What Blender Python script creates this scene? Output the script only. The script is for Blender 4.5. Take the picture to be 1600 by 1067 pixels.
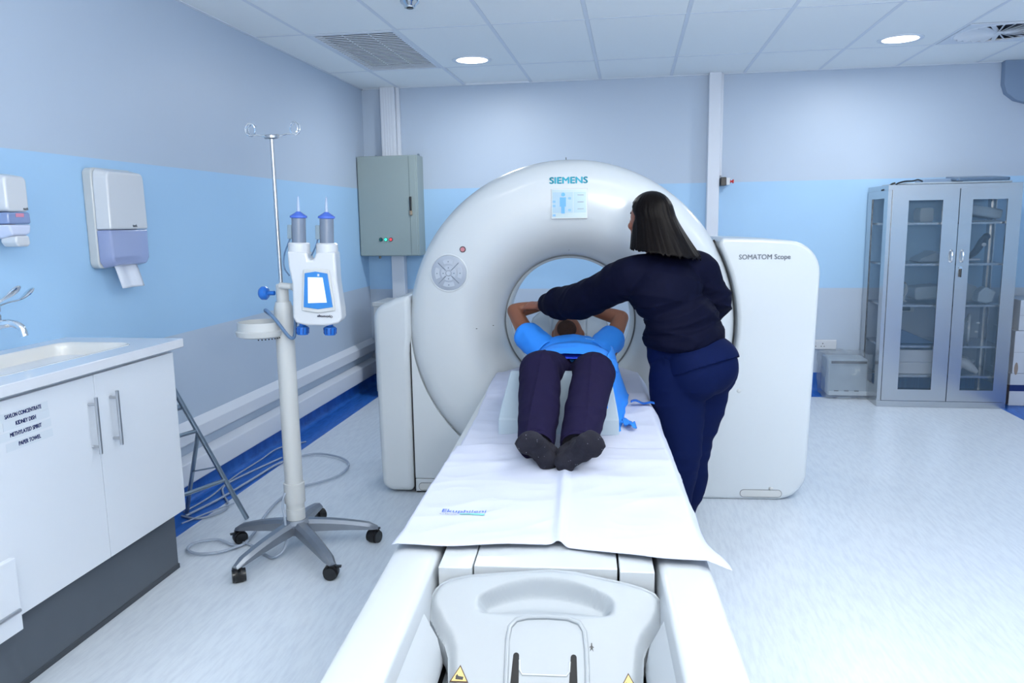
import bpy, bmesh, math, random
import numpy as np
from mathutils import Vector, Matrix, noise
random.seed(4)
S = bpy.context.scene
COL = S.collection
PI = math.pi
for o in list(bpy.data.objects):
    bpy.data.objects.remove(o)

# ------------------------------------------------------------------ camera (solved from the room's vanishing lines)
FPX = 1212.41
YAW, PITCH, ROLL = 0.154179314, 0.152703076, -0.0157987585
CAMH = 1.5
def cam_axes():
    f = Vector((-math.sin(YAW)*math.cos(PITCH), math.cos(YAW)*math.cos(PITCH), -math.sin(PITCH)))
    r = Vector((math.cos(YAW), math.sin(YAW), 0)); u = r.cross(f)
    c, s = math.cos(ROLL), math.sin(ROLL)
    return c*r+s*u, -s*r+c*u, f
CR, CU, CF = cam_axes()
cam = bpy.data.cameras.new('camera'); cam.sensor_width = 36; cam.lens = FPX/1600*36; cam.clip_start = 0.05
co = bpy.data.objects.new('camera', cam); COL.objects.link(co)
m3 = Matrix((CR, CU, -CF)).transposed()
co.matrix_world = Matrix.Translation((0, 0, CAMH)) @ m3.to_4x4()
S.camera = co
def pl(px, py, ax, val):
    d = CR*((px-800)/FPX) - CU*((py-533.5)/FPX) + CF
    o = Vector((0, 0, CAMH)); return o + d*((val-o[ax])/d[ax])

# ------------------------------------------------------------------ light and exposure
S.view_settings.view_transform = 'Standard'; S.view_settings.look = 'None'
S.view_settings.gamma = 1.0; S.view_settings.use_curve_mapping = False
S.view_settings.exposure = -0.13
w = bpy.data.worlds.new('world'); S.world = w; w.use_nodes = True
w.node_tree.nodes['Background'].inputs[0].default_value = (0.6, 0.78, 1.0, 1)
w.node_tree.nodes['Background'].inputs[1].default_value = 0.3
def area(name, loc, sx, sy, power, color=(1, 1, 1), rot=(0, 0, 0), disk=False):
    l = bpy.data.lights.new(name, 'AREA'); l.shape = 'DISK' if disk else 'RECTANGLE'
    l.size = sx
    if not disk: l.size_y = sy
    l.energy = power; l.color = color
    o = bpy.data.objects.new(name, l); o.location = loc; o.rotation_euler = rot; COL.objects.link(o); return o
LP = [(1.22, 0.15), (1.22, 2.45), (-1.18, 0.15), (3.0, 1.6)]       # ceiling light panels out of the frame above and behind
PW = [3, 19, 15, 16]
for i, (x, y) in enumerate(LP):
    area('panel_lamp', (x, y, 2.66), 0.55, 1.15, PW[i], (1.0, 0.988, 0.955))
DL = [(-1.19, 5.93), (1.81, 5.92)]
for x, y in DL:
    area('downlight_lamp', (x, y, 2.67), 0.24, 0, 20, (0.96, 0.98, 0.98), disk=True)
# fill light behind the camera, added as an unseen lit window, and the photographer's strobe beside the camera
area('fill_lamp', (0.4, -2.5, 1.75), 3.4, 1.5, 7, (1.0, 0.99, 0.96), rot=(math.radians(98), 0, 0))
area('strobe_lamp', (0.45, 0.1, 1.75), 0.5, 0.4, 125, (1.0, 0.988, 0.955), rot=(math.radians(155), 0, 0))

# ------------------------------------------------------------------ materials
def lin(c):
    return tuple(((v/255)/12.92 if v/255 <= .04045 else ((v/255+.055)/1.055)**2.4) for v in c)
MATS = {}
def mat(name, rgb, rough=.5, metal=0, coat=0, bump=0, bscale=60, alpha=1, trans=0, emis=0, spec=.5, var=0, vscale=8, stretch=None, sheen=0, ior=1.45, aniso=0):
    if name in MATS: return MATS[name]
    m = bpy.data.materials.new(name); m.use_nodes = True
    nt = m.node_tree; b = nt.nodes['Principled BSDF']
    c = lin(rgb)
    b.inputs['Base Color'].default_value = (*c, 1); b.inputs['Roughness'].default_value = rough
    b.inputs['Metallic'].default_value = metal; b.inputs['Coat Weight'].default_value = coat
    b.inputs['Coat Roughness'].default_value = .12
    b.inputs['Alpha'].default_value = alpha; b.inputs['Transmission Weight'].default_value = trans
    b.inputs['Specular IOR Level'].default_value = spec; b.inputs['IOR'].default_value = ior
    b.inputs['Sheen Weight'].default_value = sheen; b.inputs['Anisotropic'].default_value = aniso
    if emis:
        b.inputs['Emission Color'].default_value = (*c, 1); b.inputs['Emission Strength'].default_value = emis
    tc = nt.nodes.new('ShaderNodeTexCoord'); mp = nt.nodes.new('ShaderNodeMapping')
    nt.links.new(tc.outputs['Object'], mp.inputs[0])
    if stretch: mp.inputs['Scale'].default_value = stretch
    if bump:
        n = nt.nodes.new('ShaderNodeTexNoise'); n.inputs['Scale'].default_value = bscale; n.inputs['Detail'].default_value = 4
        nt.links.new(mp.outputs[0], n.inputs['Vector'])
        bp = nt.nodes.new('ShaderNodeBump'); bp.inputs['Strength'].default_value = bump; bp.inputs['Distance'].default_value = .004
        nt.links.new(n.outputs[0], bp.inputs['Height']); nt.links.new(bp.outputs[0], b.inputs['Normal'])
    if var:
        n = nt.nodes.new('ShaderNodeTexNoise'); n.inputs['Scale'].default_value = vscale; n.inputs['Detail'].default_value = 5
        nt.links.new(mp.outputs[0], n.inputs['Vector'])
        mx = nt.nodes.new('ShaderNodeMix'); mx.data_type = 'RGBA'
        mx.inputs['A'].default_value = (*[v*(1-var) for v in c], 1); mx.inputs['B'].default_value = (*[min(1, v*(1+var)) for v in c], 1)
        nt.links.new(n.outputs[0], mx.inputs['Factor']); nt.links.new(mx.outputs['Result'], b.inputs['Base Color'])
    MATS[name] = m; return m

PAINT = mat('paint_plain', (196, 207, 224), .6)
def wall_mat(name, lo, hi):
    m = mat(name, (196, 207, 224), .45, bump=.05, bscale=90); nt = m.node_tree; b = nt.nodes['Principled BSDF']
    g = nt.nodes.new('ShaderNodeNewGeometry'); sx = nt.nodes.new('ShaderNodeSeparateXYZ'); nt.links.new(g.outputs['Position'], sx.inputs[0])
    a = nt.nodes.new('ShaderNodeMath'); a.operation = 'GREATER_THAN'; a.inputs[1].default_value = lo
    c = nt.nodes.new('ShaderNodeMath'); c.operation = 'LESS_THAN'; c.inputs[1].default_value = hi
    d = nt.nodes.new('ShaderNodeMath'); d.operation = 'MULTIPLY'
    for q in (a, c): nt.links.new(sx.outputs['Z'], q.inputs[0])
    nt.links.new(a.outputs[0], d.inputs[0]); nt.links.new(c.outputs[0], d.inputs[1])
    n = nt.nodes.new('ShaderNodeTexNoise'); n.inputs['Scale'].default_value = 1.2; n.inputs['Detail'].default_value = 3
    nt.links.new(g.outputs['Position'], n.inputs['Vector'])
    mx = nt.nodes.new('ShaderNodeMix'); mx.data_type = 'RGBA'
    mx.inputs['A'].default_value = (*lin((187, 202, 221)), 1); mx.inputs['B'].default_value = (*lin((170, 209, 243)), 1)
    nt.links.new(d.outputs[0], mx.inputs['Factor'])
    m2 = nt.nodes.new('ShaderNodeMix'); m2.data_type = 'RGBA'; m2.blend_type = 'MULTIPLY'; m2.inputs['Factor'].default_value = .06
    nt.links.new(mx.outputs['Result'], m2.inputs['A']); nt.links.new(n.outputs[0], m2.inputs['B'])
    nt.links.new(m2.outputs['Result'], b.inputs['Base Color']); return m
M_WL = wall_mat('wall_paint_left', .93, 1.816); M_WB = wall_mat('wall_paint_back', .90, 1.807)
M_FLOOR = mat('vinyl_floor', (188, 197, 214), .34, bump=.05, bscale=6, stretch=(14, 2.2, 1), coat=.12)
def floor_grain(m, c1, c2):
    nt = m.node_tree; b = nt.nodes['Principled BSDF']
    g = nt.nodes.new('ShaderNodeNewGeometry'); mp = nt.nodes.new('ShaderNodeMapping')
    mp.inputs['Scale'].default_value = (34, 5, 1); mp.inputs['Rotation'].default_value = (0, 0, .12)
    nt.links.new(g.outputs['Position'], mp.inputs[0])
    n = nt.nodes.new('ShaderNodeTexNoise'); n.inputs['Scale'].default_value = 1.6; n.inputs['Detail'].default_value = 8; n.inputs['Roughness'].default_value = .62
    nt.links.new(mp.outputs[0], n.inputs['Vector'])
    r = nt.nodes.new('ShaderNodeValToRGB'); r.color_ramp.elements[0].position = .36; r.color_ramp.elements[1].position = .58
    r.color_ramp.elements[0].color = (*lin(c1), 1); r.color_ramp.elements[1].color = (*lin(c2), 1)
    nt.links.new(n.outputs[0], r.inputs[0]); nt.links.new(r.outputs[0], b.inputs['Base Color'])
floor_grain(M_FLOOR, (203, 212, 224), (214, 223, 233))
M_BLUEV = mat('blue_vinyl', (40, 100, 190), .36)
floor_grain(M_BLUEV, (30, 88, 172), (48, 112, 200))
M_TILE = mat('ceiling_tile', (244, 248, 250), .85, bump=.15, bscale=220)
M_TEE = mat('ceiling_bar', (222, 229, 239), .45)
M_WHITE = mat('white_plastic', (208, 212, 218), .3, coat=.4)
M_TABLE = mat('table_plastic', (192, 198, 204), .38, coat=.2)
M_COVER = mat('cover_plastic', (157, 164, 171), .4, coat=.15)  # greyer than the rails, and the slope's shade is put into the colour
M_WHITE2 = mat('cream_plastic', (200, 203, 204), .36, coat=.2)
M_GANTRY = mat('gantry_white', (203, 210, 216), .34, coat=.5)
M_LINER = mat('bore_liner', (196, 204, 210), .3, coat=.3)
M_BLACKGAP = mat('dark_gap', (28, 28, 30), .7)
M_CAB = mat('laminate_white', (220, 226, 235), .28, coat=.2)
M_TOP = mat('worktop_white', (216, 220, 228), .2, coat=.4)
M_BASIN = mat('basin_white', (220, 220, 218), .18, coat=.5)
M_PLINTH = mat('plinth_grey', (84, 92, 102), .5, var=.12, vscale=5)
M_STEEL = mat('brushed_steel', (190, 192, 196), .3, metal=1, stretch=(1, 1, 30), bump=.02, bscale=30)
M_INOX = mat('cabinet_steel', (192, 195, 198), .27, metal=1, bump=.05, bscale=4, var=.05, vscale=3)
M_CHROME = mat('chrome', (225, 228, 232), .08, metal=1)
M_ALU = mat('cast_aluminium', (150, 156, 165), .42, metal=.85, bump=.1, bscale=60, var=.12, vscale=14)
M_GALV = mat('galvanised_tube', (150, 165, 178), .35, metal=.9, var=.15, vscale=12)
M_BLACK = mat('black_rubber', (22, 23, 27), .45)
M_BLACKP = mat('black_plastic', (18, 20, 24), .3, coat=.3)
M_ECAB = mat('panel_box_grey', (150, 165, 166), .45, bump=.1, bscale=160)
M_GLASS = mat('cabinet_glass', (105, 132, 155), .03, alpha=.2, spec=.6)
M_WEDGE = mat('grey_foam_skin', (160, 176, 190), .42, bump=.05, bscale=120)
M_HOLD = mat('holder_grey', (150, 164, 178), .4, coat=.2)
M_BLUEP = mat('blue_plastic', (32, 108, 200), .3, coat=.4)
M_TUBEB = mat('grey_blue_cable', (92, 122, 158), .45)
M_CABLE = mat('grey_cable', (160, 172, 190), .45)
M_TINT = mat('tinted_window', (168, 182, 226), .12, alpha=.72, coat=.4)
M_TINT2 = mat('tinted_window_dark', (140, 160, 205), .15, alpha=.85, coat=.4)
M_PAPER = mat('paper_towel', (222, 228, 240), .9, bump=.25, bscale=300)
M_SHEET = mat('white_sheet', (194, 200, 219), .85, bump=.10, bscale=300)
M_SKIN = mat('brown_skin', (128, 82, 62), .48, var=.1, vscale=10, bump=.05, bscale=220)
M_SKIN2 = mat('warm_brown_skin', (134, 86, 70), .46, var=.08, vscale=10, bump=.05, bscale=220)
M_HAIR = mat('dark_hair', (8, 5, 6), .38, spec=.13, bump=.25, bscale=5, stretch=(60, 60, 2))
M_HAIRS = mat('short_black_hair', (18, 15, 15), .8, bump=.8, bscale=250)
M_NAVY = mat('navy_sweatshirt', (9, 12, 34), .75, spec=.08, bump=.1, bscale=450)
M_NAVY2 = mat('navy_scrub_cotton', (10, 22, 62), .8, spec=.08, bump=.1, bscale=450)
M_TROU = mat('dark_trouser_cloth', (27, 23, 52), .85, spec=.1, bump=.12, bscale=500, var=.08, vscale=30)
M_SOCK = mat('dark_sock', (24, 24, 37), .9, bump=.5, bscale=260, var=.25, vscale=16)
M_GOWN = mat('blue_gown', (42, 138, 240), .68, bump=.06, bscale=260)
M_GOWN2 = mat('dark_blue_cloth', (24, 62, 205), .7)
M_TEAL = mat('teal_print', (0, 162, 188), .4)
M_GREYP = mat('grey_print', (130, 138, 150), .5)
M_DARKP = mat('dark_print', (40, 48, 80), .5)
M_BLUEPR = mat('blue_print', (55, 105, 205), .6)
M_GREENPR = mat('green_print', (120, 200, 195), .6)
M_LCD = mat('lcd_pale', (178, 200, 208), .2, emis=.05)
M_LCD2 = mat('lcd_panel', (158, 190, 212), .2, emis=.05)
M_LCDB = mat('lcd_blue', (70, 150, 240), .2, emis=.3)
M_LCDL = mat('lcd_light', (226, 230, 246), .2, emis=.45)
M_LCDY = mat('lcd_cream', (228, 224, 205), .2, emis=.35)
M_RED = mat('red_plastic', (215, 60, 60), .4)
M_REDL = mat('lit_red', (235, 80, 90), .3, emis=.5)
M_GRNL = mat('lit_green', (60, 240, 190), .3, emis=1.4)
M_GRND = mat('dark_green', (15, 100, 100), .3)
M_KEYPAD = mat('keypad_grey', (168, 178, 194), .4)
M_KEY = mat('key_grey', (182, 192, 206), .4)
M_YEL = mat('warning_yellow', (214, 186, 120), .5)
M_LIGHT = mat('lamp_diffuser', (255, 255, 255), .4, emis=4)
M_DARKV = mat('vent_dark', (38, 48, 64), .7)
M_GREYL = mat('light_grey', (170, 182, 200), .5)
M_NAVYB = mat('carton_band', (24, 48, 110), .6)
M_CARTON = mat('carton_white', (205, 212, 222), .7, var=.05, vscale=5)
M_STAIN = mat('carton_stain', (160, 146, 136), .9, var=.2)
M_CLEAR = mat('clear_plastic', (215, 225, 232), .1, alpha=.55, coat=.5)
M_WRAP = mat('plastic_wrap', (195, 208, 222), .10, alpha=.30, spec=.9, coat=.6)
M_MACH = mat('machine_grey', (150, 165, 178), .5)
M_STRAP = mat('dark_strap', (52, 62, 78), .7)
M_PANEL = mat('grey_blue_panel', (128, 150, 178), .5)
M_GLOVE = mat('syringe_smoke', (128, 140, 160), .15, alpha=.85, coat=.6)
M_LENS = mat('syringe_blue', (70, 110, 220), .15, alpha=.85, coat=.5)

# ------------------------------------------------------------------ object helpers
def tag(o, label=None, cat=None, group=None, kind=None):
    for k, v in (('label', label), ('category', cat), ('group', group), ('kind', kind)):
        if v: o[k] = v
    return o
def empty(name, loc, label, cat, rz=0, group=None):
    o = bpy.data.objects.new(name, None); o.empty_display_size = .1; o.location = loc; o.rotation_euler = (0, 0, rz)
    COL.objects.link(o); return tag(o, label, cat, group)
def link(name, me, m=None, parent=None, loc=None, bevel=0, seg=3, smooth=True, rot=None, ang=35):
    o = bpy.data.objects.new(name, me); COL.objects.link(o)
    if m: me.materials.clear(); me.materials.append(m)
    if parent: o.parent = parent
    if loc is not None: o.location = loc
    if rot is not None: o.rotation_euler = rot
    if bevel:
        b = o.modifiers.new('b', 'BEVEL'); b.width = bevel; b.segments = seg; b.limit_method = 'ANGLE'; b.angle_limit = math.radians(38)
    if smooth:
        me.shade_smooth()
        me.set_sharp_from_angle(angle=math.radians(ang if not bevel else 60))
        if bevel:
            wn = o.modifiers.new('w', 'WEIGHTED_NORMAL'); wn.keep_sharp = True
    return o
class MB:
    def __init__(s, T=None): s.v = []; s.f = []; s.T = T
    def add(s, vs, fs):
        n = len(s.v); s.v += [tuple(s.T @ Vector(v)) if s.T else tuple(v) for v in vs]; s.f += [tuple(i+n for i in f) for f in fs]; return s
    def box(s, x0, x1, y0, y1, z0, z1):
        return s.add([(x0,y0,z0),(x1,y0,z0),(x1,y1,z0),(x0,y1,z0),(x0,y0,z1),(x1,y0,z1),(x1,y1,z1),(x0,y1,z1)],
                     [(0,3,2,1),(4,5,6,7),(0,1,5,4),(1,2,6,5),(2,3,7,6),(3,0,4,7)])
    def tube(s, pts, r, n=12, cap=True, flat=1, up=None):
        pts = [Vector(p) for p in pts]; rs = r if isinstance(r, (list, tuple)) else [r]*len(pts)
        vs = []; prev = None
        for i, p in enumerate(pts):
            a = pts[max(0, i-1)]; b = pts[min(len(pts)-1, i+1)]; t = (b-a).normalized()
            if prev is None:
                u = Vector(up) if up else (Vector((0,0,1)) if abs(t.z) < .9 else Vector((1,0,0)))
            else: u = prev
            u = (u - t*u.dot(t)).normalized(); prev = u; w_ = t.cross(u)
            for k in range(n):
                q = 2*PI*k/n; vs.append(p + (u*math.cos(q)*flat + w_*math.sin(q))*rs[i])
        fs = [(i*n+k, i*n+(k+1)%n, (i+1)*n+(k+1)%n, (i+1)*n+k) for i in range(len(pts)-1) for k in range(n)]
        if cap: fs += [tuple(range(n))[::-1], tuple((len(pts)-1)*n+k for k in range(n))]
        return s.add(vs, fs)
    def lathe(s, prof, n=32, axis='z', c=(0,0,0), closed=False, a0=0, a1=2*PI):
        vs = []; c = Vector(c); full = abs(a1-a0-2*PI) < 1e-6; nn = n if full else n+1
        for r, h in prof:
            for k in range(nn):
                q = a0+(a1-a0)*k/n; x, y = r*math.cos(q), r*math.sin(q)
                vs.append(c + Vector({'z': (x, y, h), 'y': (x, h, y), 'x': (h, x, y)}[axis]))
        m_ = len(prof); fs = []
        for i in range(m_ if closed else m_-1):
            j = (i+1) % m_
            for k in range(n):
                k2 = (k+1) % nn
                fs.append((i*nn+k, i*nn+k2, j*nn+k2, j*nn+k))
        return s.add(vs, fs)
    def prism(s, out, d0, d1, plane='xz'):   # outline (a,b) extruded from depth d0 to d1
        P = {'xz': lambda a, b, d: (a, d, b), 'xy': lambda a, b, d: (a, b, d), 'yz': lambda a, b, d: (d, a, b)}[plane]
        n = len(out)
        return s.add([P(a, b, d0) for a, b in out]+[P(a, b, d1) for a, b in out],
                     [tuple(range(n)), tuple(range(n, 2*n))[::-1]]+[(i, n+i, n+(i+1)%n, (i+1)%n) for i in range(n)])
    def sphere(s, c, r, n=16, m_=10):
        r = r if isinstance(r, (tuple, list)) else (r, r, r)
        vs = [(c[0], c[1], c[2]-r[2])]
        for i in range(1, m_):
            a = -PI/2+PI*i/m_
            vs += [(c[0]+r[0]*math.cos(a)*math.cos(2*PI*k/n), c[1]+r[1]*math.cos(a)*math.sin(2*PI*k/n), c[2]+r[2]*math.sin(a)) for k in range(n)]
        vs.append((c[0], c[1], c[2]+r[2])); fs = [(0, 1+(k+1)%n, 1+k) for k in range(n)]
        for i in range(m_-2): fs += [(1+i*n+k, 1+i*n+(k+1)%n, 1+(i+1)*n+(k+1)%n, 1+(i+1)*n+k) for k in range(n)]
        L = len(vs)-1; b = 1+(m_-2)*n; fs += [(L, b+k, b+(k+1)%n) for k in range(n)]
        return s.add(vs, fs)
    def mesh(s, name='m'):
        me = bpy.data.meshes.new(name); me.from_pydata(s.v, [], s.f); me.update()
        bm = bmesh.new(); bm.from_mesh(me); bmesh.ops.recalc_face_normals(bm, faces=bm.faces); bm.to_mesh(me); bm.free(); return me
    def obj(s, name, m, parent=None, **k): return link(name, s.mesh(name), m, parent, **k)
def thing(o, label, cat, group=None): return tag(o, label, cat, group)
def arc(cx, cz, r, a0, a1, n=12):
    return [(cx+r*math.cos(math.radians(a0+(a1-a0)*i/n)), cz+r*math.sin(math.radians(a0+(a1-a0)*i/n))) for i in range(n+1)]
def rrect(x0, x1, z0, z1, r, n=6):
    return arc(x1-r, z1-r, r, 0, 90, n)+arc(x0+r, z1-r, r, 90, 180, n)+arc(x0+r, z0+r, r, 180, 270, n)+arc(x1-r, z0+r, r, 270, 360, n)
def spline(P, n=8):
    P = [Vector(p) for p in P]; out = []
    for i in range(len(P)-1):
        a, b, c, d = P[max(0, i-1)], P[i], P[i+1], P[min(len(P)-1, i+2)]
        for k in range(n):
            t = k/n; out.append(.5*((2*b)+(c-a)*t+(2*a-5*b+4*c-d)*t*t+(3*b-a-3*c+d)*t**3))
    out.append(P[-1]); return out
def cut(o, cutter):          # boolean, baked, cutter removed
    b = o.modifiers.new('cut', 'BOOLEAN'); b.operation = 'DIFFERENCE'; b.solver = 'EXACT'; b.object = cutter
    dg = bpy.context.evaluated_depsgraph_get(); dg.update()
    me = bpy.data.meshes.new_from_object(o.evaluated_get(dg)); o.modifiers.clear(); o.data = me
    bpy.data.objects.remove(cutter); me.set_sharp_from_angle(angle=math.radians(35)); return o
def text_mesh(body, size, T, name='text', extrude=.0006, offset=.0, fit=None):
    cu = bpy.data.curves.new('t', 'FONT'); cu.body = body; cu.size = size; cu.extrude = extrude; cu.offset = 0; cu.resolution_u = 3
    cu.align_x = 'LEFT'
    o = bpy.data.objects.new('t', cu); COL.objects.link(o)
    dg = bpy.context.evaluated_depsgraph_get(); dg.update()
    me = bpy.data.meshes.new_from_object(o.evaluated_get(dg)); bpy.data.objects.remove(o)
    if fit:
        xs = [v.co.x for v in me.vertices]; k = fit/(max(xs)-min(xs)); x0 = min(xs)
        for v in me.vertices: v.co.x = (v.co.x-x0)*k
    if offset:                      # bolder strokes: the same letters three times, side by side
        bm = bmesh.new()
        for dx, dz in ((-offset*1.4, 0), (0, 0), (offset*1.4, 0), (0, offset), (0, -offset)):
            q = me.copy(); q.transform(Matrix.Translation((dx, dz, 0))); bm.from_mesh(q); bpy.data.meshes.remove(q)
        bm.to_mesh(me); bm.free()
    me.transform(T); return me
def bake_remesh(mb, voxel, smooth=4, fac=.5):
    me = mb.mesh(); o = bpy.data.objects.new('r', me); COL.objects.link(o)
    r = o.modifiers.new('r', 'REMESH'); r.mode = 'VOXEL'; r.voxel_size = voxel
    if smooth:
        sm = o.modifiers.new('s', 'SMOOTH'); sm.iterations = smooth; sm.factor = fac
    dg = bpy.context.evaluated_depsgraph_get(); dg.update()
    out = bpy.data.meshes.new_from_object(o.evaluated_get(dg)); bpy.data.objects.remove(o)
    out.shade_smooth(); return out
def displace(me, fn):
    n = [v.normal.copy() for v in me.vertices]
    for v, k in zip(me.vertices, n): v.co += k*fn(v.co, k)
    me.update(); me.shade_smooth()
def ridge(p, s, seed=0): return 1-2*abs(noise.noise(Vector((p[0]*s[0]+seed, p[1]*s[1], p[2]*s[2]))))
def limb(mb, pts, rad, n=20, sub=6, flat=1, up=None):
    rp = spline(pts, sub); rr = [v.x for v in spline([(r, 0, 0) for r in rad], sub)]
    mb.tube(rp, rr, n, flat=flat, up=up)
    mb.sphere(pts[0], rad[0]*.98, 16, 10); mb.sphere(pts[-1], rad[-1]*.98, 16, 10)

# ================================================================== ROOM
X0, X1, Y0, Y1, ZC = -2.42, 3.30, -2.6, 6.97, 2.70
def struct(o): o['kind'] = 'structure'; return o
struct(MB().box(X0-.1, X1+.1, Y0-.1, Y1+.1, -.06, 0).obj('floor', M_FLOOR, smooth=False))
struct(MB().box(X0-.1, X0, Y0-.1, Y1+.1, 0, 2.78).obj('wall_left', M_WL, smooth=False))
struct(MB().box(X1, X1+.1, Y0-.1, Y1+.1, 0, 2.78).obj('wall_right', M_WB, smooth=False))
wb = struct(MB().box(X0, X1, Y1, Y1+.1, 0, 2.78).obj('wall_back', M_WB, smooth=False))
struct(MB().box(X0, X1, Y0-.1, Y0, 0, 2.78).obj('wall_front', M_WB, smooth=False))
ceil = struct(MB().box(X0, X1, Y0, Y1, 2.745, 2.80).obj('ceiling', M_TILE, smooth=False))
XS = [X0]+[-2.07+.597*k for k in range(9)]+[X1]
YS = [Y1, 6.17, 4.93, 3.69, 2.45, 1.21, -.03, -1.27, Y0]
SW = (8-1, 0)
tiles = {}
for i in range(len(XS)-1):
    for j in range(len(YS)-1):
        if i == 1 and j == 1: continue            # return-air grille sits here
        xa, xb, ya, yb = XS[i], XS[i+1], YS[j+1], YS[j]
        key = (round(xb-xa, 3), round(yb-ya, 3))
        if i == 8 and j == 1: ya, yb = YS[j+1], 5.57; key = ('s',)
        if key not in tiles:
            hx, hy = (xb-xa)/2, (yb-ya)/2
            m_ = MB().box(-hx+.004, hx-.004, -hy+.004, hy-.004, .006, .02); m_.box(-hx+.013, hx-.013, -hy+.013, hy-.013, -.004, .008)
            tiles[key] = m_.mesh('ceiling_tile'); tiles[key].materials.append(M_TILE)
        o = bpy.data.objects.new('ceiling_tile', tiles[key]); COL.objects.link(o); o.parent = ceil
        o.location = ((xa+xb)/2, (ya+yb)/2, ZC+.004)
        if (i, j) == (2, 0): o.location.z += .012
for x in XS[1:-1]:
    MB().box(x-.012, x+.012, Y0, Y1, ZC-.001, ZC+.03).obj('ceiling_bar', M_TEE, ceil, smooth=False)
for j, y in enumerate(YS[1:-1]):
    for i in range(len(XS)-1):
        MB().box(XS[i]+.012, XS[i+1]-.012, y-.008, y+.008, ZC-.001, ZC+.012).obj('ceiling_bar', M_TEE, ceil, smooth=False)
MB().box(X0, X0+.02, Y0, Y1, ZC-.004, ZC+.02).box(X0, X1, Y1-.02, Y1, ZC-.004, ZC+.02).obj('edge_angle', M_TEE, ceil, smooth=False)
# blue vinyl border and coved skirting
struct(MB().box(X0, -2.195, Y0, Y1, -.01, .0015).obj('floor_border_left', M_BLUEV, smooth=False))
struct(MB().box(-2.195, 2.88, 6.72, Y1, -.01, .0015).obj('floor_border_back', M_BLUEV, smooth=False))
struct(MB().box(2.86, X1, Y0, Y1, -.01, .0015).obj('floor_border_right', M_BLUEV, smooth=False))
cv = [(0, 0)]+[(.05-.05*math.sin(a*PI/12), .05-.05*math.cos(a*PI/12)) for a in range(0, 7)]
cove = [(0, .12), (.003, .12), (.003, .05)]+[(.053-.05*math.cos(a), .05-.05*math.sin(a)) for a in [i*PI/12 for i in range(1, 7)]]+[(0, 0)]
m_ = MB(); m_.prism([(X0+a, b) for a, b in cove], Y0, Y1, 'xz'); struct(m_.obj('baseboard_left', M_BLUEV))
m_ = MB(); m_.prism([(Y1-a, b*1.3) for a, b in cove], X0, X1, 'yz'); m_.box(X0, X1, Y1-.006, Y1, .154, .163); struct(m_.obj('baseboard_back', M_BLUEV))
# wall trunking on the left wall and vertical trunks on the back wall
tr = struct(MB().prism([(X0, .325), (X0+.035, .325), (X0+.045, .335), (X0+.045, .405), (X0, .445)], 3.05, 6.95).obj('trim_1', mat('trunk_white', (216, 222, 233), .4), bevel=.003))
tr2 = struct(MB().prism([(X0, .12), (X0+.062, .12), (X0+.066, .125), (X0+.066, .235), (X0+.060, .243), (X0, .262)], 3.0, 6.93).obj('trim_2', MATS['trunk_white'], bevel=.003))
c1 = struct(MB().box(-2.225, -2.095, 6.885, 6.97, 1.25, 2.70).obj('trim_3', MATS['trunk_white'], bevel=.004))
for k in range(5): MB().box(-2.21+k*.024, -2.205+k*.024, 6.881, 6.886, 2.08, 2.69).obj('groove_rib', M_TEE, c1, smooth=False)
MB().box(-2.093, -2.062, 6.93, 6.97, 2.08, 2.70).obj('conduit', MATS['trunk_white'], c1, bevel=.003)
struct(MB().box(-2.175, -2.055, 6.88, 6.97, 0, 1.225).obj('trim_4', MATS['trunk_white'], bevel=.004))
c2 = struct(MB().box(.625, .725, 6.86, 6.97, 0, 2.70).obj('trim_5', MATS['trunk_white'], bevel=.005))
MB().box(.727, .75, 6.93, 6.97, 1.86, 2.70).obj('conduit', MATS['trunk_white'], c2, bevel=.003)
MB().prism([(2.90, 2.70), (2.905, 2.52), (2.93, 2.45), (3.0, 2.395), (3.1, 2.365), (3.3, 2.36), (3.3, 2.70)], 6.90, 6.97).obj('wall_panel', M_PANEL, bevel=.004)
thing(bpy.data.objects['wall_panel'], 'grey-blue curved-edged panel high on the back wall at the right edge of the frame', 'panel')

g = empty('fill_window_1', (0.4, Y0, 1.75), None, None); g['kind'] = 'structure'  # added unseen window; its glowing pane brightens the room from behind the camera
MB().box(-1.75, 1.75, 0, .03, -.80, -.75).box(-1.75, 1.75, 0, .03, .75, .80).box(-1.75, -1.70, 0, .03, -.75, .75).box(1.70, 1.75, 0, .03, -.75, .75).obj('fill_frame', M_TEE, g, smooth=False)
MB().box(-1.70, 1.70, .005, .012, -.75, .75).obj('fill_pane', mat('fill_glow', (255, 250, 238), .3, emis=1.6), g, smooth=False)
# ---- ceiling fittings
g = empty('ceiling_vent', (-1.77, 5.55, ZC), 'rectangular slatted return-air grille in the ceiling above the grey electrical box', 'vent')
MB().box(-.285, .285, -.61, .61, .03, .04).obj('backing', M_DARKV, g, smooth=False)
MB().box(-.285, -.262, -.61, .61, -.004, .03).box(.262, .285, -.61, .61, -.004, .03).box(-.262, .262, -.61, -.588, -.004, .03).box(-.262, .262, .588, .61, -.004, .03).obj('frame', M_TEE, g, bevel=.002)
sl = MB().box(-.262, .262, -.0065, .0065, -.002, .003).mesh('slat'); sl.materials.append(M_TEE)
for k in range(25):
    o = bpy.data.objects.new('slat', sl); COL.objects.link(o); o.parent = g; o.location = (0, -.568+k*.0473, .0); o.rotation_euler = (math.radians(6), 0, 0)
for x in (-.088, .088): MB().box(x-.0012, x+.0012, -.588, .588, .004, .008).obj('divider', M_TEE, g, smooth=False)
dlab = ['round lit downlight in the ceiling next to the slatted grille', 'round lit downlight in the ceiling beside the swirl air diffuser']
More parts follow.
